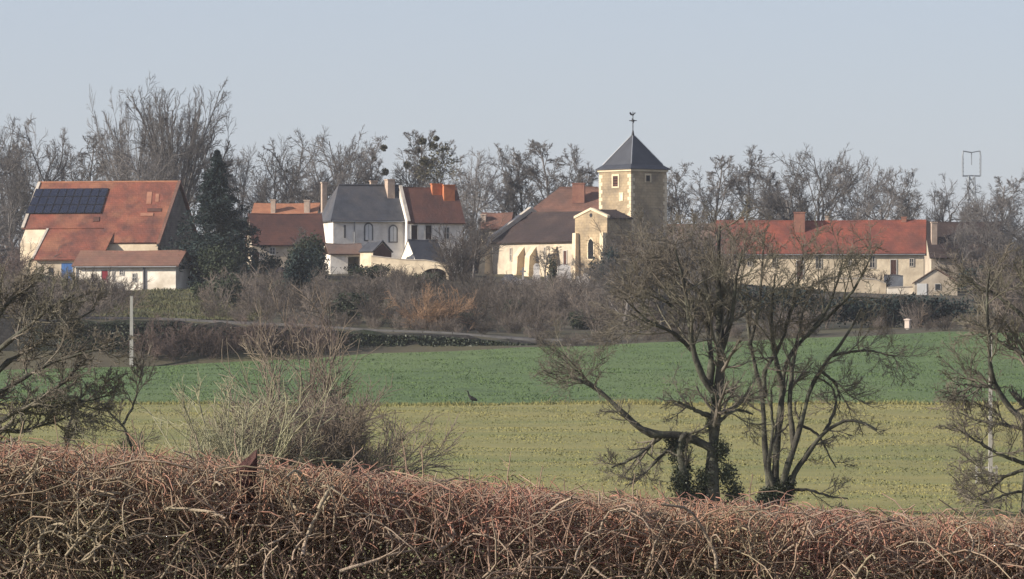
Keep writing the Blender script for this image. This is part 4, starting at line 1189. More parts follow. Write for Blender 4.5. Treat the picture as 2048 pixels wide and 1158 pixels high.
# cross arms face the viewer's side; cock on top
ca_, sa_ = math.cos(-ch.a), math.sin(-ch.a)
cr.tube((cxm-.42*ca_, cym-.42*sa_, zz_), (cxm+.42*ca_, cym+.42*sa_, zz_), .055, k=6)
cr.tube((cxm-.16, cym, zz_+.25), (cxm+.16, cym, zz_-.25), .04, k=5).tube((cxm, cym, zz_-.12), (cxm, cym, zz_+.12), .16, .16, 8)
cr.build('cross', M['iron'], sr)
ck = [(-.32, .0), (-.12, -.10), (.10, -.08), (.20, .12), (.34, .16), (.22, .28), (.08, .12), (-.10, .08), (-.26, .30), (-.40, .22)]
zk = tz(228)
mbk = MB(); pp = []
for yy in (-.04, .04):
    for (u_, w_) in ck: pp.append((cxm+u_*ca_-yy*sa_, cym+u_*sa_+yy*ca_, zk+w_))
nk = len(ck)
mbk.poly(pp, [tuple(range(nk)), tuple(range(2*nk-1, nk-1, -1))] + [(i, (i+1) % nk, (i+1) % nk+nk, i+nk) for i in range(nk)])
mbk.build('weathercock', M['iron'], sr)
# belfry openings: lit left face and shaded right face
def tower_opening(face, u, w, r0, r1, blind=False):
    z1_, z0_ = tz(r0), tz(r1)
    if face == 'L':
        x = tx0 + ts*u
        wi = MB().box(x-w-.18, x-w, ty0-.06, ty0+.02, z0_-.15, z1_+.2).box(x+w, x+w+.18, ty0-.06, ty0+.02, z0_-.15, z1_+.2).box(x-w, x+w, ty0-.06, ty0+.02, z1_, z1_+.2).box(x-w, x+w, ty0-.08, ty0+.02, z0_-.15, z0_).build('belfry_opening', M['ashlar'], ch.root)
        if not blind:
            MB().box(x-w, x+w, ty0-.02, ty0+.015, z0_+.002, z1_-.002).build('opening', M['void'], wi)
            for i in range(4):
                zz = z0_ + (z1_-z0_)*(i+.3)/4
                MB().poly([(x-w, ty0-.05, zz), (x+w, ty0-.05, zz), (x+w, ty0-.022, zz+.18), (x-w, ty0-.022, zz+.18), (x-w, ty0-.05, zz+.03), (x+w, ty0-.05, zz+.03), (x+w, ty0-.022, zz+.21), (x-w, ty0-.022, zz+.21)],
                          [(3,2,1,0),(4,5,6,7),(0,1,5,4),(1,2,6,5),(2,3,7,6),(3,0,4,7)]).build('louvre', M['wood_dark'], wi)
        else:
            MB().box(x-w, x+w, ty0-.025, ty0+.015, z0_+.002, z1_-.002).build('blocked_opening', M['white'], wi)
    else:
        y = ty0 + 5.35*u
        wi = MB().box(tx1-.02, tx1+.06, y-w-.18, y-w, z0_-.15, z1_+.2).box(tx1-.02, tx1+.06, y+w, y+w+.18, z0_-.15, z1_+.2).box(tx1-.02, tx1+.06, y-w, y+w, z1_, z1_+.2).build('belfry_opening', M['ashlar'], ch.root)
        MB().box(tx1-.015, tx1+.02, y-w, y+w, z0_, z1_-.002).build('opening', M['void'], wi)
tower_opening('L', .52, .42, 352, 373)
tower_opening('L', .70, .16, 389, 400, True)
tower_opening('R', .47, .30, 351, 362)

# ---- brown roofed house behind the church
bh = House('brown_roof_house', 'house with large pinkish-brown roof behind the church nave', 1052, 1236, 645, -8, 540, 430, 377, 9.0)
bh.walls(M['beige'], gable=False); bh.hip(M['tile_pinkish'], 3.4, 3.0)
bh.chimney(1146, 1170, 366, 396, M['chimney_red'], y=2.2, dp=.9)
so = House('orange_roof_house', 'little house with orange roof left of the church, half hidden by a tree', 962, 1016, 628, -8, 540, 458, 430, 5.0)
so.walls(M['beige']); so.roof(M['tile_pinkish'], oe=.2); so.chimney(962, 972, 428, 450, M['chimney_pale'], y=1.2)
# ---- low roof between tower and long house
lr = House('grey_roof_barn', 'low dim building right of the church tower behind bare branches', 1272, 1425, 625, -6, 560, 500, 452, 7.5, 'barn')
lr.walls(M['beige']); lr.roof(M['tile_grey'])

# ---- long house on the right
lh = House('long_house', 'long cream house with bright red tiled roof on the right', 1432, 1846, 622, -5, 582, 505, 445, 8.2)
lh.walls(M['cream']); lh.roof(M['tile_bright'], oe=.3); lh.gutter(oe=.3)
lh.chimney(1591, 1613, 424, 462, M['chimney_red'], y=3.0, dp=1.0); lh.chimney(1807, 1817, 434, 450, M['chimney_red']); lh.chimney(1655, 1661, 432, 446, M['chimney_pale'], y=4.4, dp=.5); lh.chimney(1482, 1492, 434, 448, M['chimney_red'])
for px, r0_, r1_, w_ in ((1500, 514, 531, 8), (1549, 515, 534, 7), (1637, 512, 536, 10), (1697, 516, 530, 6), (1744, 513, 535, 9), (1822, 518, 532, 7)):
    lh.window(px, r0_, r1_, w_, frame='coping')
lh.door(1600, 522, 558, 12, M['wood_dark']); lh.door(1786, 520, 558, 11, M['wood_dark'])
rh = House('dark_roof_house', 'house with dark roof and tall pale chimney right of the long house', 1862, 2010, 640, 5, 570, 512, 448, 8.0)
rh.walls(M['beige']); rh.roof(M['tile_purple']); rh.chimney(1864, 1875, 444, 498, M['chimney_pale'], y=1.5, dp=.7)
gs = House('gabled_shed', 'small pale stone shed with its gable facing us, beside the dark hedge', 1862, 1868, 600, -94, 592, 566, 540, 4.7, 'shed')
gs.W = 5.0
gs.root.location = P(1829, 592, 598)
gs.walls(M['beige']); gs.roof(M['tile_grey'], oe=.2, ov=.15, t=.1)
gx = gs.W/2
dv = MB().box(gx+.003, gx+.07, .25, 1.35, -.1, 1.35).build('door', M['shutter_pale'], gs.root)
for yy in (.27, .53, .80, 1.07): MB().box(gx+.072, gx+.085, yy, yy+.245, -.08, 1.33).build('plank', M['shutter_pale'], dv)
wv = MB().box(gx+.003, gx+.05, 2.2, 2.9, .55, 1.35).build('window', M['frame'], gs.root)
MB().box(gx+.052, gx+.06, 2.27, 2.83, .62, 1.28).build('pane', M['glass'], wv)
free_wall('courtyard_wall', 'uneven pale courtyard wall below the long house', [1638, 1660, 1690, 1720, 1748, 1772], [562, 556, 558, 557, 559, 568], 600, .45, M['cream'])
free_wall('low_wall', 'low whitish wall left of the small gabled shed', [1774, 1800, 1826], [576, 575, 574], 599, .4, M['white'])
free_wall('low_wall', 'whitish upper terrace wall above the low wall by the gabled shed', [1768, 1790, 1806], [552, 551, 553], 609, .4, M['white'])

# ---- cemetery: retaining wall, tombs
free_wall('cemetery_wall', 'rough grey-brown cemetery retaining wall below the church', [985, 1030, 1060, 1095, 1130, 1165, 1186], [586, 584, 580, 576, 574, 571, 572], 572, .6, M['rubble'])
def tomb(label, px, rb, rt, wpx, d, kind, m='granite'):
    x = (px-1024)/F*d; zb = (HR-rb)/F*d; h = (rb-rt)/F*d; w = wpx/F*d
    root = empty('tombstone', (x, d, zb), R(random.uniform(-14, 4)), label, 'tombstone', 'tombs in the cemetery')
    MB().box(-w/2-.08, w/2+.08, -.45, .45, -1.2, .12).build('plinth', M['granite'], root)
    if kind == 'house':
        MB().extrude([(-w/2, .122), (-w/2, h*.62), (-w*.28, h*.95), (w*.12, h), (w/2, h*.6), (w/2, .122)], 'y', -.4, .4).build('stone', M[m], root)
    elif kind == 'cross':
        MB().box(-.10, .10, -.08, .08, .122, h).box(-w/2, -.102, -.07, .07, h*.62, h*.62+.18).box(.102, w/2, -.07, .07, h*.62, h*.62+.18).build('stone', M[m], root)
    else:
        MB().extrude([(-w/2, .122), (w/2, .122), (w/2, h*.8), (w*.25, h), (-w*.25, h), (-w/2, h*.8)], 'y', -.14, .14).build('stone', M[m], root)
tomb('large pale house-shaped tomb at the left end of the cemetery', 1020, 577, 548, 34, 578, 'house')
tomb('tall white headstone against the church wall', 1073, 552, 527, 12, 582, 'slab', 'whitepaint')
tomb('dark cross tomb left of the tall white headstone', 1046, 560, 535, 12, 580, 'cross')
tomb('low wide grey tomb right of the house-shaped tomb', 1060, 578, 560, 24, 577, 'slab')
tomb('pale wide headstone below the church door', 1128, 547, 529, 26, 585, 'slab', 'whitepaint')
tomb('pale low tomb above the right part of the cemetery wall', 1122, 575, 563, 22, 577, 'house')
tomb('pinkish tomb at the right end of the cemetery', 1160, 574, 552, 20, 579, 'slab')
tomb('grey stone cross between the two pale tombs', 1095, 570, 545, 12, 579, 'cross')
tomb('small grey headstone at the foot of the chapel', 1172, 560, 545, 11, 583, 'slab')

# ------------------------------------------------------------------ poles, pylon, post, bird
def pole(px, rb, rt, d, r, label, arm=False):
    p = P(px, rb, d); h = (rb-rt)/F*d
    root = empty('utility_pole', (p[0], p[1], min(p[2], zt(p[0], d))), 0, label, 'pole')
    dz = p[2]-root.location[2]
    MB().frustum(-r, r, -r, r, -.5, h+dz, .65).build('shaft', M['concrete'], root)
    if arm:
        MB().box(-.45, .45, -.06, .06, h+dz-.35, h+dz-.25).build('crossarm', M['steel'], root)
        for xx in (-.38, 0, .38): MB().tube((xx, 0, h+dz-.25), (xx, 0, h+dz-.08), .04, k=6).build('insulator', M['whitepaint'], root)
    return root
pole(263, 706, 592, 449, .17, 'pale concrete pole standing below the white farm building')
pole(1981, 962, 662, 215, .085, 'thin pale pole in the meadow behind the right-hand tree')
# small gate rails beside it
rl = empty('meadow_fence', P(1968, 962, 216), 0, 'short pale rail beside the thin pole in the meadow', 'fence')
for zz in (.28, .50): MB().box(-.35, .55, -.03, .03, zz, zz+.07).build('rail', M['concrete'], rl)
for xx in (-.3, .5): MB().box(xx-.04, xx+.04, .034, .10, -.4, .62).build('post', M['concrete'], rl)

pd = 1500.
py0 = P(1943, 0, pd)
pr = empty('pylon', (py0[0], pd, 10), 0, 'distant electricity pylon with open frame head on the skyline', 'pylon')
zl = lambda row: (HR-row)/F*pd - 10
hw_ = 18/F*pd
mb = MB()
z0_, z1_ = zl(352), zl(302)
def bar(m_, a, b, r): m_.tube(a, b, r, k=4)
for sg in (-1, 1):
    for yy in (-.6, .6):
        bar(mb, (sg*hw_*.98, yy, z0_), (sg*hw_, yy, zl(312)), .17)
        bar(mb, (sg*hw_, yy, zl(312)), (sg*hw_*.93, yy, z1_), .15)
        bar(mb, (sg*hw_*.93, yy, z1_), (0, yy, zl(305)), .13)
        bar(mb, (sg*hw_*.98, yy, z0_), (0, yy, z0_+.1), .17)
        for i in range(5):
            za_, zb_ = z0_+(zl(312)-z0_)*i/5, z0_+(zl(312)-z0_)*(i+1)/5
            bar(mb, (sg*hw_*.9, yy*(1 if i % 2 else -1), za_), (sg*hw_*.98, -yy*(1 if i % 2 else -1), zb_), .08)
mb.build('head_frame', M['steel'], pr)
mb = MB()
for sg in (-1, 1):
    for yy in (-1, 1):
        bar(mb, (sg*2.2, yy*2.2, -2), (sg*.75, yy*.75, z0_), .22)
for i in range(14):
    u, v_ = i/14, (i+1)/14
    wa, wb_ = 2.2+(0.75-2.2)*u, 2.2+(.75-2.2)*v_
    za_, zb_ = -2+(z0_+2)*u, -2+(z0_+2)*v_
    for (ax_, ay_, bx_, by_) in ((-1, -1, 1, -1), (1, -1, 1, 1), (1, 1, -1, 1), (-1, 1, -1, -1)):
        bar(mb, (ax_*wa, ay_*wa, za_), (bx_*wb_, by_*wb_, zb_), .14); bar(mb, (bx_*wa, by_*wa, za_), (ax_*wb_, ay_*wb_, zb_), .14)
mb.build('mast', M['steel'], pr)
for xx in (0,): MB().tube((xx, 0, zl(305)), (xx, 0, zl(330)), .16, .12, 6).build('insulator', M['steel'], pr)

# white box on a post at the top of the crop
wbx = (1815-1024)/F*458
wb = empty('white_box', (wbx, 458, zt(wbx, 458)), R(-20), 'small white upright box at the edge of the crop below the dark hedge', 'box')
MB().box(-.2, .2, -.2, .2, .10, .78).build('case', M['beehive'], wb)
MB().extrude([(-.28, .782), (.28, .782), (.26, .86), (0, .93), (-.26, .86)], 'y', -.26, .26).build('lid', M['beehive'], wb)
MB().box(-.12, .12, -.12, .12, -.6, .099).build('post', M['concrete'], wb)

# dark long-necked bird
def bird():
    d = 322.; g = P(944, 804, d); z = zt(g[0], d) + .07
    root = empty('bird', (g[0], d, z), 0, 'dark long-necked bird standing at the lower edge of the green crop', 'bird')
    root.scale = (.82, .82, .78)
    me = bpy.data.meshes.new('body')
    v = [(.05, 0, .40), (-.08, 0, .46), (-.20, 0, .60), (-.27, 0, .80), (-.30, 0, .95), (-.38, 0, .98), (.22, 0, .32), (.40, 0, .22),
         (.0, -.06, .24), (.02, -.06, .12), (.0, -.06, .0), (.03, .06, .24), (.0, .06, .12), (-.03, .06, .0), (-.10, -.06, .0), (-.12, .06, .0)]
    e = [(0,1),(1,2),(2,3),(3,4),(4,5),(0,6),(6,7),(0,8),(8,9),(9,10),(0,11),(11,12),(12,13),(10,14),(13,15)]
    me.from_pydata(v, e, [])
    o = link('body', me, M['bird'], root)
    md = o.modifiers.new('skin', 'SKIN')
    rr = [.17, .15, .075, .055, .06, .05, .14, .05, .045, .02, .016, .045, .02, .016, .014, .014]
    for i, sv_ in enumerate(me.skin_vertices[0].data): sv_.radius = (rr[i]*.8, rr[i]); sv_.use_root = (i == 0)
    o.modifiers.new('sub', 'SUBSURF').render_levels = 2
    MB().tube((-.40, 0, .985), (-.56, 0, .955), .03, .006, 6).build('beak', M['beak'], root)
    MB().poly([(.12, -.15, .42), (.36, -.12, .24), (.52, -.04, .14), (.30, -.17, .30), (.12, -.13, .30)], [(0, 1, 2, 3, 4)]).poly([(.12, .15, .42), (.36, .12, .24), (.52, .04, .14), (.30, .17, .30), (.12, .13, .30)], [(0, 4, 3, 2, 1)]).build('wing', M['bird'], root)
bird()

# ------------------------------------------------------------------ near trees with traced limbs
def traced_tree(name, label, d, base_px, limbs, seed, n1=7, n2=6, n3=6, l1=1.6, ivy=None, twig='twig_hero', up=.05, crown_limbs=(), n4=4, a1=50, rmin=.008, full=False):
    """limbs: list of (pixel polyline, r0 px, r1 px, depth drift m)"""
    rg = np.random.default_rng(seed)
    x = (base_px-1024)/F*d; zb = zt(x, d); off = np.array([x, d, zb])
    root = empty(name, off, 0, label, 'tree')
    T = Tubes(); K = 16; allp, allr = [], []
    for i, (pl, r0, r1, drift) in enumerate(limbs):
        n = len(pl)
        w3 = [P(p[0], p[1], d) + np.array([0, drift*j/(n-1), 0]) for j, p in enumerate(pl)]
        pts = resample(w3, K) + rg.normal(size=(K, 3))*np.array([.012, .04, .012])
        rad = np.linspace(r0, r1*.8, K)*.8/F*d*(1+.10*rg.normal(size=K))
        if i == 0:
            pts[0, 2] = min(pts[0, 2], zb-.2)
            rad *= 1.15; rad[:3] *= np.array([1.5, 1.25, 1.1])
            Tt = Tubes(); Tt.add((pts-off)[None], rad[None], 9)
            link('trunk', Tt.mesh('trunk'), M['bark_hero'], root)
        else:
            Tl = Tubes(); Tl.add((pts-off)[None], rad[None], 7)
            link('limb', Tl.mesh('limb'), M['bark_hero'], root)
        allp.append(pts); allr.append(rad)
    Pn, Rn = np.array(allp), np.array(allr)
    hi = Pn[:, -1, 2].copy(); hi = (Pn[:, :, 2].mean(1) > np.median(Pn[:, :, 2].mean(1))-.3)
    if full: hi[:] = True
    A = spawn(rg, Pn[hi], Rn[hi], n1, .25, 1., a1, 1., .5, 9, .09, up, .014, absl=l1, shrink=.35)
    if (~hi).any():
        A2 = spawn(rg, Pn[~hi], Rn[~hi], max(3, n1//2), .35, 1., a1, 1., .45, 9, .13, up*.4, .012, absl=l1*.6, shrink=.3)
        A = (np.concatenate([A[0], A2[0]]), np.concatenate([A[1], A2[1]]))
    B = spawn(rg, *A, n2, .12, 1., 40, .55, .6, 6, .11, up*.8, .010)
    C_ = spawn(rg, *B, n3, .1, 1., 38, .6, .65, 4, .11, up*.5, rmin)
    T.add(A[0]-off, A[1], 5); T.add(B[0]-off, B[1], 4); T.add(C_[0]-off, C_[1], 3)
    if n4:
        D_ = spawn(rg, *C_, n4, .1, 1., 40, .6, .7, 2, .15, up*.4, rmin*.8)
        T.add(D_[0]-off, D_[1], 3)
    link('crown', T.mesh('crown'), M[twig], root)
    if ivy:
        cs = [P(px, py, d)-off + np.array([0, rg.uniform(-.25, .25), 0]) for px, py, _ in ivy]
        rr = [(r_/F*d, r_/F*d, r_/F*d*1.3) for *_, r_ in ivy]
        V, Q = leafcloud(rg, cs, rr, 14000, .042, shell=.25)
        link('ivy', mesh_arrays('ivy', V, [Q]), M['ivy'], root)
    return root


traced_tree('ivy_trunk_tree', 'bare tree with ivy-covered trunk and long low limb reaching left', 185, 1421, [
    ([(1421, 1040), (1421, 989), (1427, 882), (1432, 818), (1440, 748), (1445, 668), (1435, 604), (1437, 507), (1440, 450)], 17, 4, 0),
    ([(1429, 786), (1405, 759), (1384, 700), (1378, 641), (1365, 560), (1348, 500)], 10, 3, -1.2),
    ([(1421, 770), (1424, 721), (1418, 660), (1416, 577), (1398, 510)], 9, 3, .9),
    ([(1428, 900), (1389, 878), (1352, 866), (1303, 874), (1261, 844), (1218, 796), (1175, 764), (1140, 753)], 12, 4.5, -1.0),
    ([(1200, 783), (1170, 757), (1148, 737)], 5, 2.5, -.3),
    ([(1371, 1030), (1373, 978), (1362, 920), (1357, 882), (1372, 866)], 13, 9, -.4),
    ([(1330, 868), (1290, 900), (1261, 919), (1223, 935)], 6, 2.5, -.5),
    ([(1359, 880), (1310, 925), (1277, 957), (1255, 973)], 6, 2.5, .6),
    ([(1431, 838), (1385, 818), (1357, 804)], 7, 3.5, -.4),
    ([(1430, 852), (1458, 826), (1480, 818), (1507, 830)], 5, 3, .4),
    ([(1445, 700), (1462, 640), (1470, 560), (1482, 500)], 7, 2.5, -.9),
    ([(1440, 640), (1410, 590), (1350, 545), (1300, 520)], 6, 2.5, 1.2),
    ([(1384, 700), (1340, 660), (1290, 640), (1250, 600)], 6, 2.5, -.9),
    ([(1378, 641), (1330, 600), (1280, 560), (1262, 520)], 5, 2.5, .8),
], 71, n1=11, n2=7, n3=6, l1=2.1, ivy=[(1360, 890, 22), (1366, 940, 24), (1362, 970, 26), (1375, 1000, 26), (1350, 905, 18), (1425, 850, 18), (1428, 800, 13), (1440, 900, 22), (1455, 950, 24), (1470, 990, 24), (1410, 960, 24), (1395, 1000, 26), (1340, 880, 14)], n4=3)
traced_tree('forked_tree', 'many-stemmed bare tree spreading right of the ivy-covered one', 188, 1552, [
    ([(1548, 1040), (1548, 978), (1555, 893), (1566, 775), (1571, 711), (1614, 673), (1650, 640)], 11, 3.5, .8),
    ([(1560, 1010), (1562, 968), (1593, 882), (1614, 786), (1641, 732), (1694, 673), (1718, 620)], 10.5, 3, -.8),
    ([(1572, 1000), (1582, 957), (1614, 903), (1662, 850), (1694, 836), (1732, 844), (1753, 861)], 8, 3.5, -.5),
    ([(1650, 862), (1674, 815), (1668, 775), (1635, 753)], 5, 2.5, .5),
    ([(1540, 1010), (1539, 962), (1528, 882), (1528, 802), (1512, 732), (1499, 689), (1496, 587), (1478, 578)], 9, 3.5, .6),
    ([(1528, 796), (1528, 732), (1550, 715), (1571, 657), (1590, 600)], 7, 3, -.6),
    ([(1571, 980), (1614, 978), (1662, 994), (1694, 996)], 5, 2, -.5),
    ([(1641, 742), (1673, 765), (1682, 800)], 4.5, 2.2, .4),
    ([(1660, 712), (1700, 703), (1737, 700), (1785, 713)], 4.5, 2, -.9),
    ([(1600, 850), (1635, 866), (1662, 914), (1673, 935)], 4, 2, .5),
    ([(1566, 775), (1545, 700), (1540, 620), (1548, 550)], 7, 2.5, -1.0),
    ([(1588, 895), (1578, 800), (1590, 700), (1612, 610), (1630, 560)], 8, 2.5, .9),
    ([(1550, 990), (1535, 930), (1545, 860), (1540, 780)], 7, 3, -.6),
    ([(1614, 673), (1655, 620), (1680, 560), (1690, 500)], 5, 2, .8),
    ([(1571, 657), (1585, 600), (1600, 540), (1605, 490)], 5, 2, -.9),
    ([(1499, 689), (1520, 620), (1525, 550), (1530, 480)], 5, 2, .9),
    ([(1650, 640), (1700, 590), (1730, 540), (1745, 500)], 4.5, 2, -.5),
], 72, n1=9, n2=6, n3=5, l1=1.75, n4=3, ivy=[(1560, 985, 22), (1545, 1000, 24), (1575, 975, 18), (1530, 1000, 20)])
traced_tree('dark_limb_tree', 'large bare dark tree at the left edge with a thick limb rising right', 150, -45, [
    ([(-45, 1060), (-48, 930), (-45, 800), (-40, 720), (-36, 640), (-30, 590)], 24, 5, 0),
    ([(-42, 870), (0, 840), (60, 812), (110, 780), (148, 750), (160, 732)], 9, 4, -.6),
    ([(-38, 770), (40, 705), (120, 660), (185, 618)], 8, 2.5, .8),
    ([(-30, 720), (50, 660), (110, 610), (150, 590)], 8, 2.5, -.8),
    ([(-42, 840), (30, 868), (90, 850), (140, 830)], 7, 2.5, .7),
    ([(-30, 660), (20, 600), (60, 570)], 7, 2.5, .5),
    ([(-40, 800), (30, 770), (90, 730), (190, 700), (240, 690)], 7, 2.2, -1.2),
    ([(-40, 900), (-100, 800), (-150, 700), (-170, 600)], 9, 3, .5),
    ([(60, 812), (120, 815), (180, 800), (225, 790)], 5, 2, .4),
], 73, n1=16, n2=8, n3=5, l1=1.1, n4=2, full=True, rmin=.010)
traced_tree('thin_tree', 'thin dark crooked sapling behind the hedge, right of the large left tree', 152, 262, [
    ([(270, 1020), (264, 880), (243, 847), (210, 818), (190, 800)], 5, 2, 0),
    ([(247, 848), (264, 815), (279, 760), (285, 720)], 3.5, 1.5, .4),
    ([(130, 1020), (132, 900), (136, 850), (150, 820)], 9, 4, .3),
], 74, n1=9, n2=6, n3=5, l1=.9, n4=2)
traced_tree('edge_tree', 'bare tree cut off by the right edge, with drooping branches', 160, 2062, [
    ([(2062, 1080), (2056, 930), (2062, 800), (2056, 640), (2046, 520)], 17, 5, 0),
    ([(2060, 850), (2014, 814), (1990, 778), (1978, 742), (1974, 662), (1969, 590), (1975, 540)], 9, 3, -.6),
    ([(2058, 715), (2041, 702), (2005, 689), (1978, 662), (1950, 640)], 6, 2.5, .5),
    ([(2058, 930), (2023, 918), (1987, 904), (1951, 882), (1911, 858)], 6, 2.2, -.5),
    ([(1985, 772), (1950, 772), (1915, 768)], 5, 2, .4),
    ([(2056, 940), (2014, 949), (1978, 985), (1942, 998)], 5, 2, .4),
    ([(2056, 980), (2020, 985), (1980, 1000), (1950, 1012)], 4, 2, -.3),
    ([(2060, 860), (2010, 850), (1960, 842), (1920, 826)], 5, 2, .8),
    ([(2056, 640), (2010, 600), (1960, 570), (1930, 560)], 6, 2, .7),
    ([(2050, 600), (2090, 540), (2120, 480)], 7, 2.5, .3),
    ([(2060, 760), (2110, 700), (2160, 640)], 8, 2.5, -.3),
], 75, n1=10, n2=7, n3=5, l1=1.25, n4=2, full=True, rmin=.009)
# pale greenish willow stems and brown bush in the meadow
twig_bush('willow_bush', 'pale greenish many-stemmed willow bush left of the brown thicket', 462, 172, 4.6, 2.4, M['willow'], 81, 38, 8, 5, r=.042, up=.015, spread=.42, rmin=.012)
twig_bush('brown_thicket', 'dense rounded brown thicket in the middle of the meadow', 640, 176, 4.2, 4.6, M['brush'], 82, 92, 13, 8, r=.026, up=.015, spread=.46, rmin=.0125)
twig_bush('brown_thicket', 'narrow tall brown shoots rising from the left side of the thicket', 606, 180, 6.6, .9, M['brush'], 83, 16, 14, 7, r=.04, up=.05, spread=.10, rmin=.014)
twig_bush('brown_thicket', 'lower brown thicket between the willow stems and the dense one', 545, 174, 3.4, 2.4, M['brush'], 84, 50, 12, 7, r=.026, up=.02, spread=.40, rmin=.010)

# ------------------------------------------------------------------ grass in the meadow and the crop (uncountable)
def grass(name, label, m, n, y0, y1, h0, h1, seed, xr=.11, wd=.02, x0=None, x1=None):
    rg = np.random.default_rng(seed)
    y = np.sqrt(rg.uniform(y0**2, y1**2, n)); x = rg.uniform(-1, 1, n)*y*xr
    if x0 is not None: x = rg.uniform(x0, x1, n)
    cl = np.sin(x*.8+y*.3)*np.sin(y*.21-x*.4)
    h = rg.uniform(h0, h1, n)*(1+.4*cl)
    z = zt(x, y)+.05
    a = rg.uniform(0, math.pi, n); w = wd*rg.uniform(.6, 1.6, n)
    dx, dy = np.cos(a)*w, np.sin(a)*w
    lean = rg.normal(size=(n, 2))*.45*h[:, None]
    p = np.stack([x, y, z], 1)
    V = np.stack([p-np.stack([dx, dy, 0*dx], 1), p+np.stack([dx, dy, 0*dx], 1), p+np.stack([lean[:, 0], lean[:, 1], h], 1)], 1).reshape(-1, 3)
    return tag(link(name, mesh_arrays(name, V, [np.arange(3*n).reshape(-1, 3)]), m), label, 'grass', None, 'stuff')


grass('meadow_grass', 'dry yellowish grass blades over the near meadow', M['grass_dry'], 100000, 165, 322, .025, .08, 91, wd=.035)
grass('crop_blades', 'short green blades of the winter crop', M['grass_green'], 85000, 320, 447, .04, .11, 92, wd=.045)
grass('margin_grass', 'ragged pale grass margin between the meadow and the crop', M['grass_dry'], 9000, 318.5, 321.5, .08, .26, 94, wd=.03)
grass('verge_grass', 'rough olive grass on the slope below the farm', M['grass_slope'], 20000, 461, 556, .10, .3, 93, wd=.05, x0=-44, x1=-22)

# ------------------------------------------------------------------ foreground hedge
HD = 30.0
hx = np.array([-700, 0, 250, 480, 700, 850, 1000, 1200, 1400, 1600, 1800, 2048, 2700], float)
hrw = np.array([892, 898, 910, 938, 950, 966, 978, 1004, 1012, 1024, 1044, 1048, 1060], float)
def hedge_top(x):
    px = 1024 + np.asarray(x)/HD*F
    return (HR - np.interp(px, hx, hrw))/F*HD
hg = empty('hedge', (0, HD, -2.2), 0, 'tangled bare reddish-brown hedge across the whole foreground', 'hedge')
ho = np.array([0, HD, -2.2])
rg = np.random.default_rng(21)
def hedge_layer(name, m, n, zr, ln, r0, r1, K, k, wob, curl, up, dirz, kind='stuff', yr=(-.5, 1.1)):
    x = rg.uniform(-5.0, 5.0, n); y = HD + rg.uniform(*yr, n)
    tz_ = hedge_top(x*HD/y)
    z = tz_ - rg.uniform(*zr, n)
    d = np.stack([rg.normal(size=n), rg.normal(size=n)*.6, rg.normal(size=n)*.7 + dirz], 1)
    L_ = rg.uniform(*ln, n)
    pts = polylines(rg, np.stack([x, y, z], 1), d, L_, K, wob, up, curl)
    over = pts[:, :, 2] - hedge_top(pts[:, :, 0])[:]
    mx = np.maximum(over.max(1) - rg.gamma(1.2, .022, n), 0)
    pts[:, :, 2] -= mx[:, None]
    ra = rg.uniform(r0, r1, n)
    T = Tubes(); T.add(pts-ho, taper(ra, ra*.45, K), k)
    o_ = link(name, T.mesh(name), m, hg)
    o_['kind'] = kind
    return pts, taper(ra, ra*.45, K)
hedge_layer('curly_twigs', M['hedge_pale'], 1500, (.06, 1.1), (.2, .6), .003, .0080, 7, 4, .20, .24, .0, .4, yr=(-.6, .2))
hedge_layer('inner_twigs', M['hedge_brown'], 6600, (.05, 1.2), (.25, .8), .0035, .009, 6, 3, .19, .24, .0, .7)
hedge_layer('fine_twigs', M['hedge_brown'], 12500, (.0, 1.0), (.12, .4), .002, .005, 4, 3, .22, .28, .03, .7, yr=(-.6, .6))
hedge_layer('red_shoots', M['hedge_red'], 7000, (.02, .34), (.12, .36), .003, .0065, 5, 3, .20, .35, .06, .8)
# paler stems that stand out, each a branch of its own
n = 150
x = rg.uniform(-3.4, 3.4, n); y = HD + rg.uniform(-.62, -.1, n)
z = hedge_top(x) - rg.uniform(.12, .75, n)
d = np.stack([rg.normal(size=n)*.8, rg.normal(size=n)*.25, rg.normal(size=n)*.5+.7], 1)
pts = polylines(rg, np.stack([x, y, z], 1), d, rg.uniform(.22, .62, n), 9, .13, .03, .14)
mx = np.maximum((pts[:, :, 2]-hedge_top(pts[:, :, 0])).max(1) - .02, 0); pts[:, :, 2] -= mx[:, None]
ra = rg.uniform(.0055, .0125, n)
for i in range(n):
    T = Tubes(); T.add(pts[i:i+1]-ho, taper(ra[i:i+1], ra[i:i+1]*.55, 9), 6)
    link('branch', T.mesh('branch'), M['hedge_pale'], hg)
ch_ = spawn(rg, pts, taper(ra, ra*.55, 9), 3, .2, .95, 45, .5, .6, 6, .2, .03, .004, curl=.25)
T = Tubes(); T.add(ch_[0]-ho, ch_[1], 4)
link('side_twigs', T.mesh('side_twigs'), M['hedge_pale'], hg)['kind'] = 'stuff'
# dry leaves caught in the hedge
nl = 5000
x = rg.uniform(-5, 5, nl); y = HD+rg.uniform(-.5, 1.0, nl); z = hedge_top(x*HD/y) - rg.gamma(1.6, .16, nl) - .01
a = rg.normal(size=(nl, 3)); a /= np.linalg.norm(a, axis=1, keepdims=True)
bb = np.cross(a, rg.normal(size=(nl, 3))); bb /= np.linalg.norm(bb, axis=1, keepdims=True)
s = rg.uniform(.008, .022, (nl, 1)); p = np.stack([x, y, z], 1)-ho
V = np.stack([p-a*s, p+bb*s*.5, p+a*s, p-bb*s*.5], 1).reshape(-1, 3)
link('dry_leaves', mesh_arrays('dry_leaves', V, [np.arange(4*nl).reshape(-1, 4)]), M['hedge_leaf'], hg)['kind'] = 'stuff'
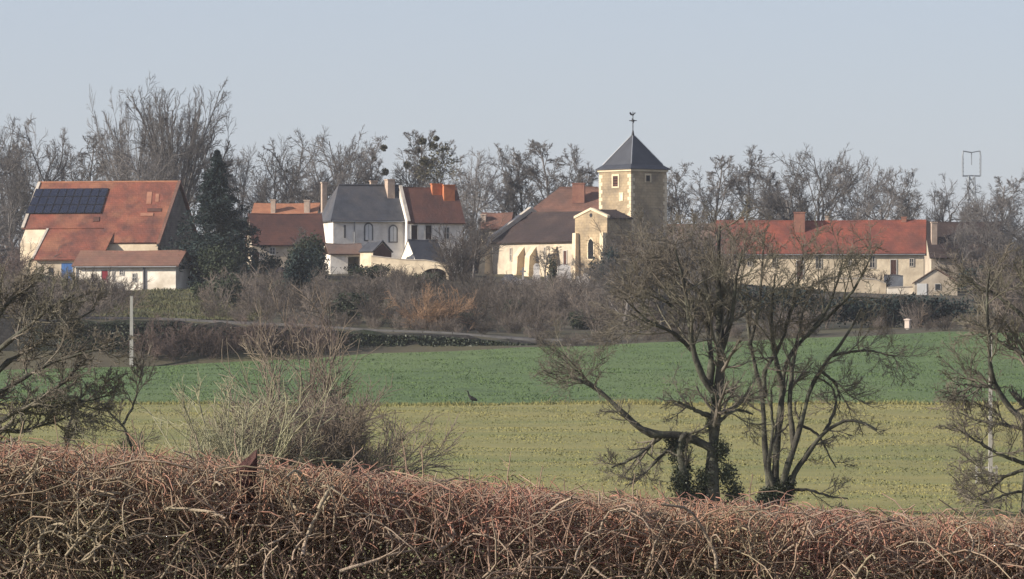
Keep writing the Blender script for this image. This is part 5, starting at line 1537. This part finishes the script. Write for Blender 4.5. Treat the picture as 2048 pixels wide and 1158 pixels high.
# a few tall thin sprigs above the hedge line
for i, px in enumerate((815, 843, 938, 1075, 1012, 1130, 1265, 700, 285, 1500)):
    p0 = P(px, np.interp(px, hx, hrw)+12, HD+.2)
    a_ = polylines(rg, p0[None], np.array([[rg.normal()*.1, 0, 1.]]), np.array([rg.uniform(.12, .30)]), 7, .07, .02)
    T = Tubes(); T.add(a_-ho, taper([.0045], [.0018], 7), 5)
    b_ = spawn(rg, a_, taper([.0045], [.0018], 7), 4, .3, 1., 40, .3, .7, 4, .1, .03, .0015); T.add(b_[0]-ho, b_[1], 3)
    link('sprig', T.mesh('sprig'), M['hedge_brown'], hg)
# short weathered stump sticking out of the hedge
st = empty('stump', P(487, 950, HD-.3), 0, 'short dark reddish broken stump sticking out of the hedge', 'stump')
mb = MB(); kk_ = 9
rings = [(-.25, .05, 0, 0), (-.05, .05, .004, 0), (.03, .055, .012, .004), (.07, .050, .024, .002)]
vv = []
for li, (z_, r_, ox, oy) in enumerate(rings):
    for q_ in range(kk_):
        a_ = 2*math.pi*q_/kk_; rr_ = r_*(1+.18*math.sin(a_*3+li))
        vv.append((ox+rr_*math.cos(a_), oy+rr_*.75*math.sin(a_), z_ + (.05*math.cos(a_)+.03*math.sin(2*a_+1) if li == 3 else 0)))
ff = [(l*kk_+q_, l*kk_+(q_+1) % kk_, (l+1)*kk_+(q_+1) % kk_, (l+1)*kk_+q_) for l in range(3) for q_ in range(kk_)] + [tuple(range(3*kk_, 4*kk_))]
mb.poly(vv, ff).build('broken_wood', M['rust_post'], st)

# ------------------------------------------------------------------ thin winter haze around the whole scene
hz = bpy.data.materials.new('haze'); hz.use_nodes = True
hn = hz.node_tree.nodes; hn.clear()
pv_ = hn.new('ShaderNodeVolumePrincipled'); ho_ = hn.new('ShaderNodeOutputMaterial')
pv_.inputs['Color'].default_value = (.93, .96, 1.0, 1)
pv_.inputs['Density'].default_value = 0.00011
pv_.inputs['Anisotropy'].default_value = 0.3
hz.node_tree.links.new(pv_.outputs[0], ho_.inputs['Volume'])
tag(MB().box(-2100, 2100, -400, 3300, -8.5, 80).build('haze', hz), 'thin pale winter haze', None, None, 'stuff')
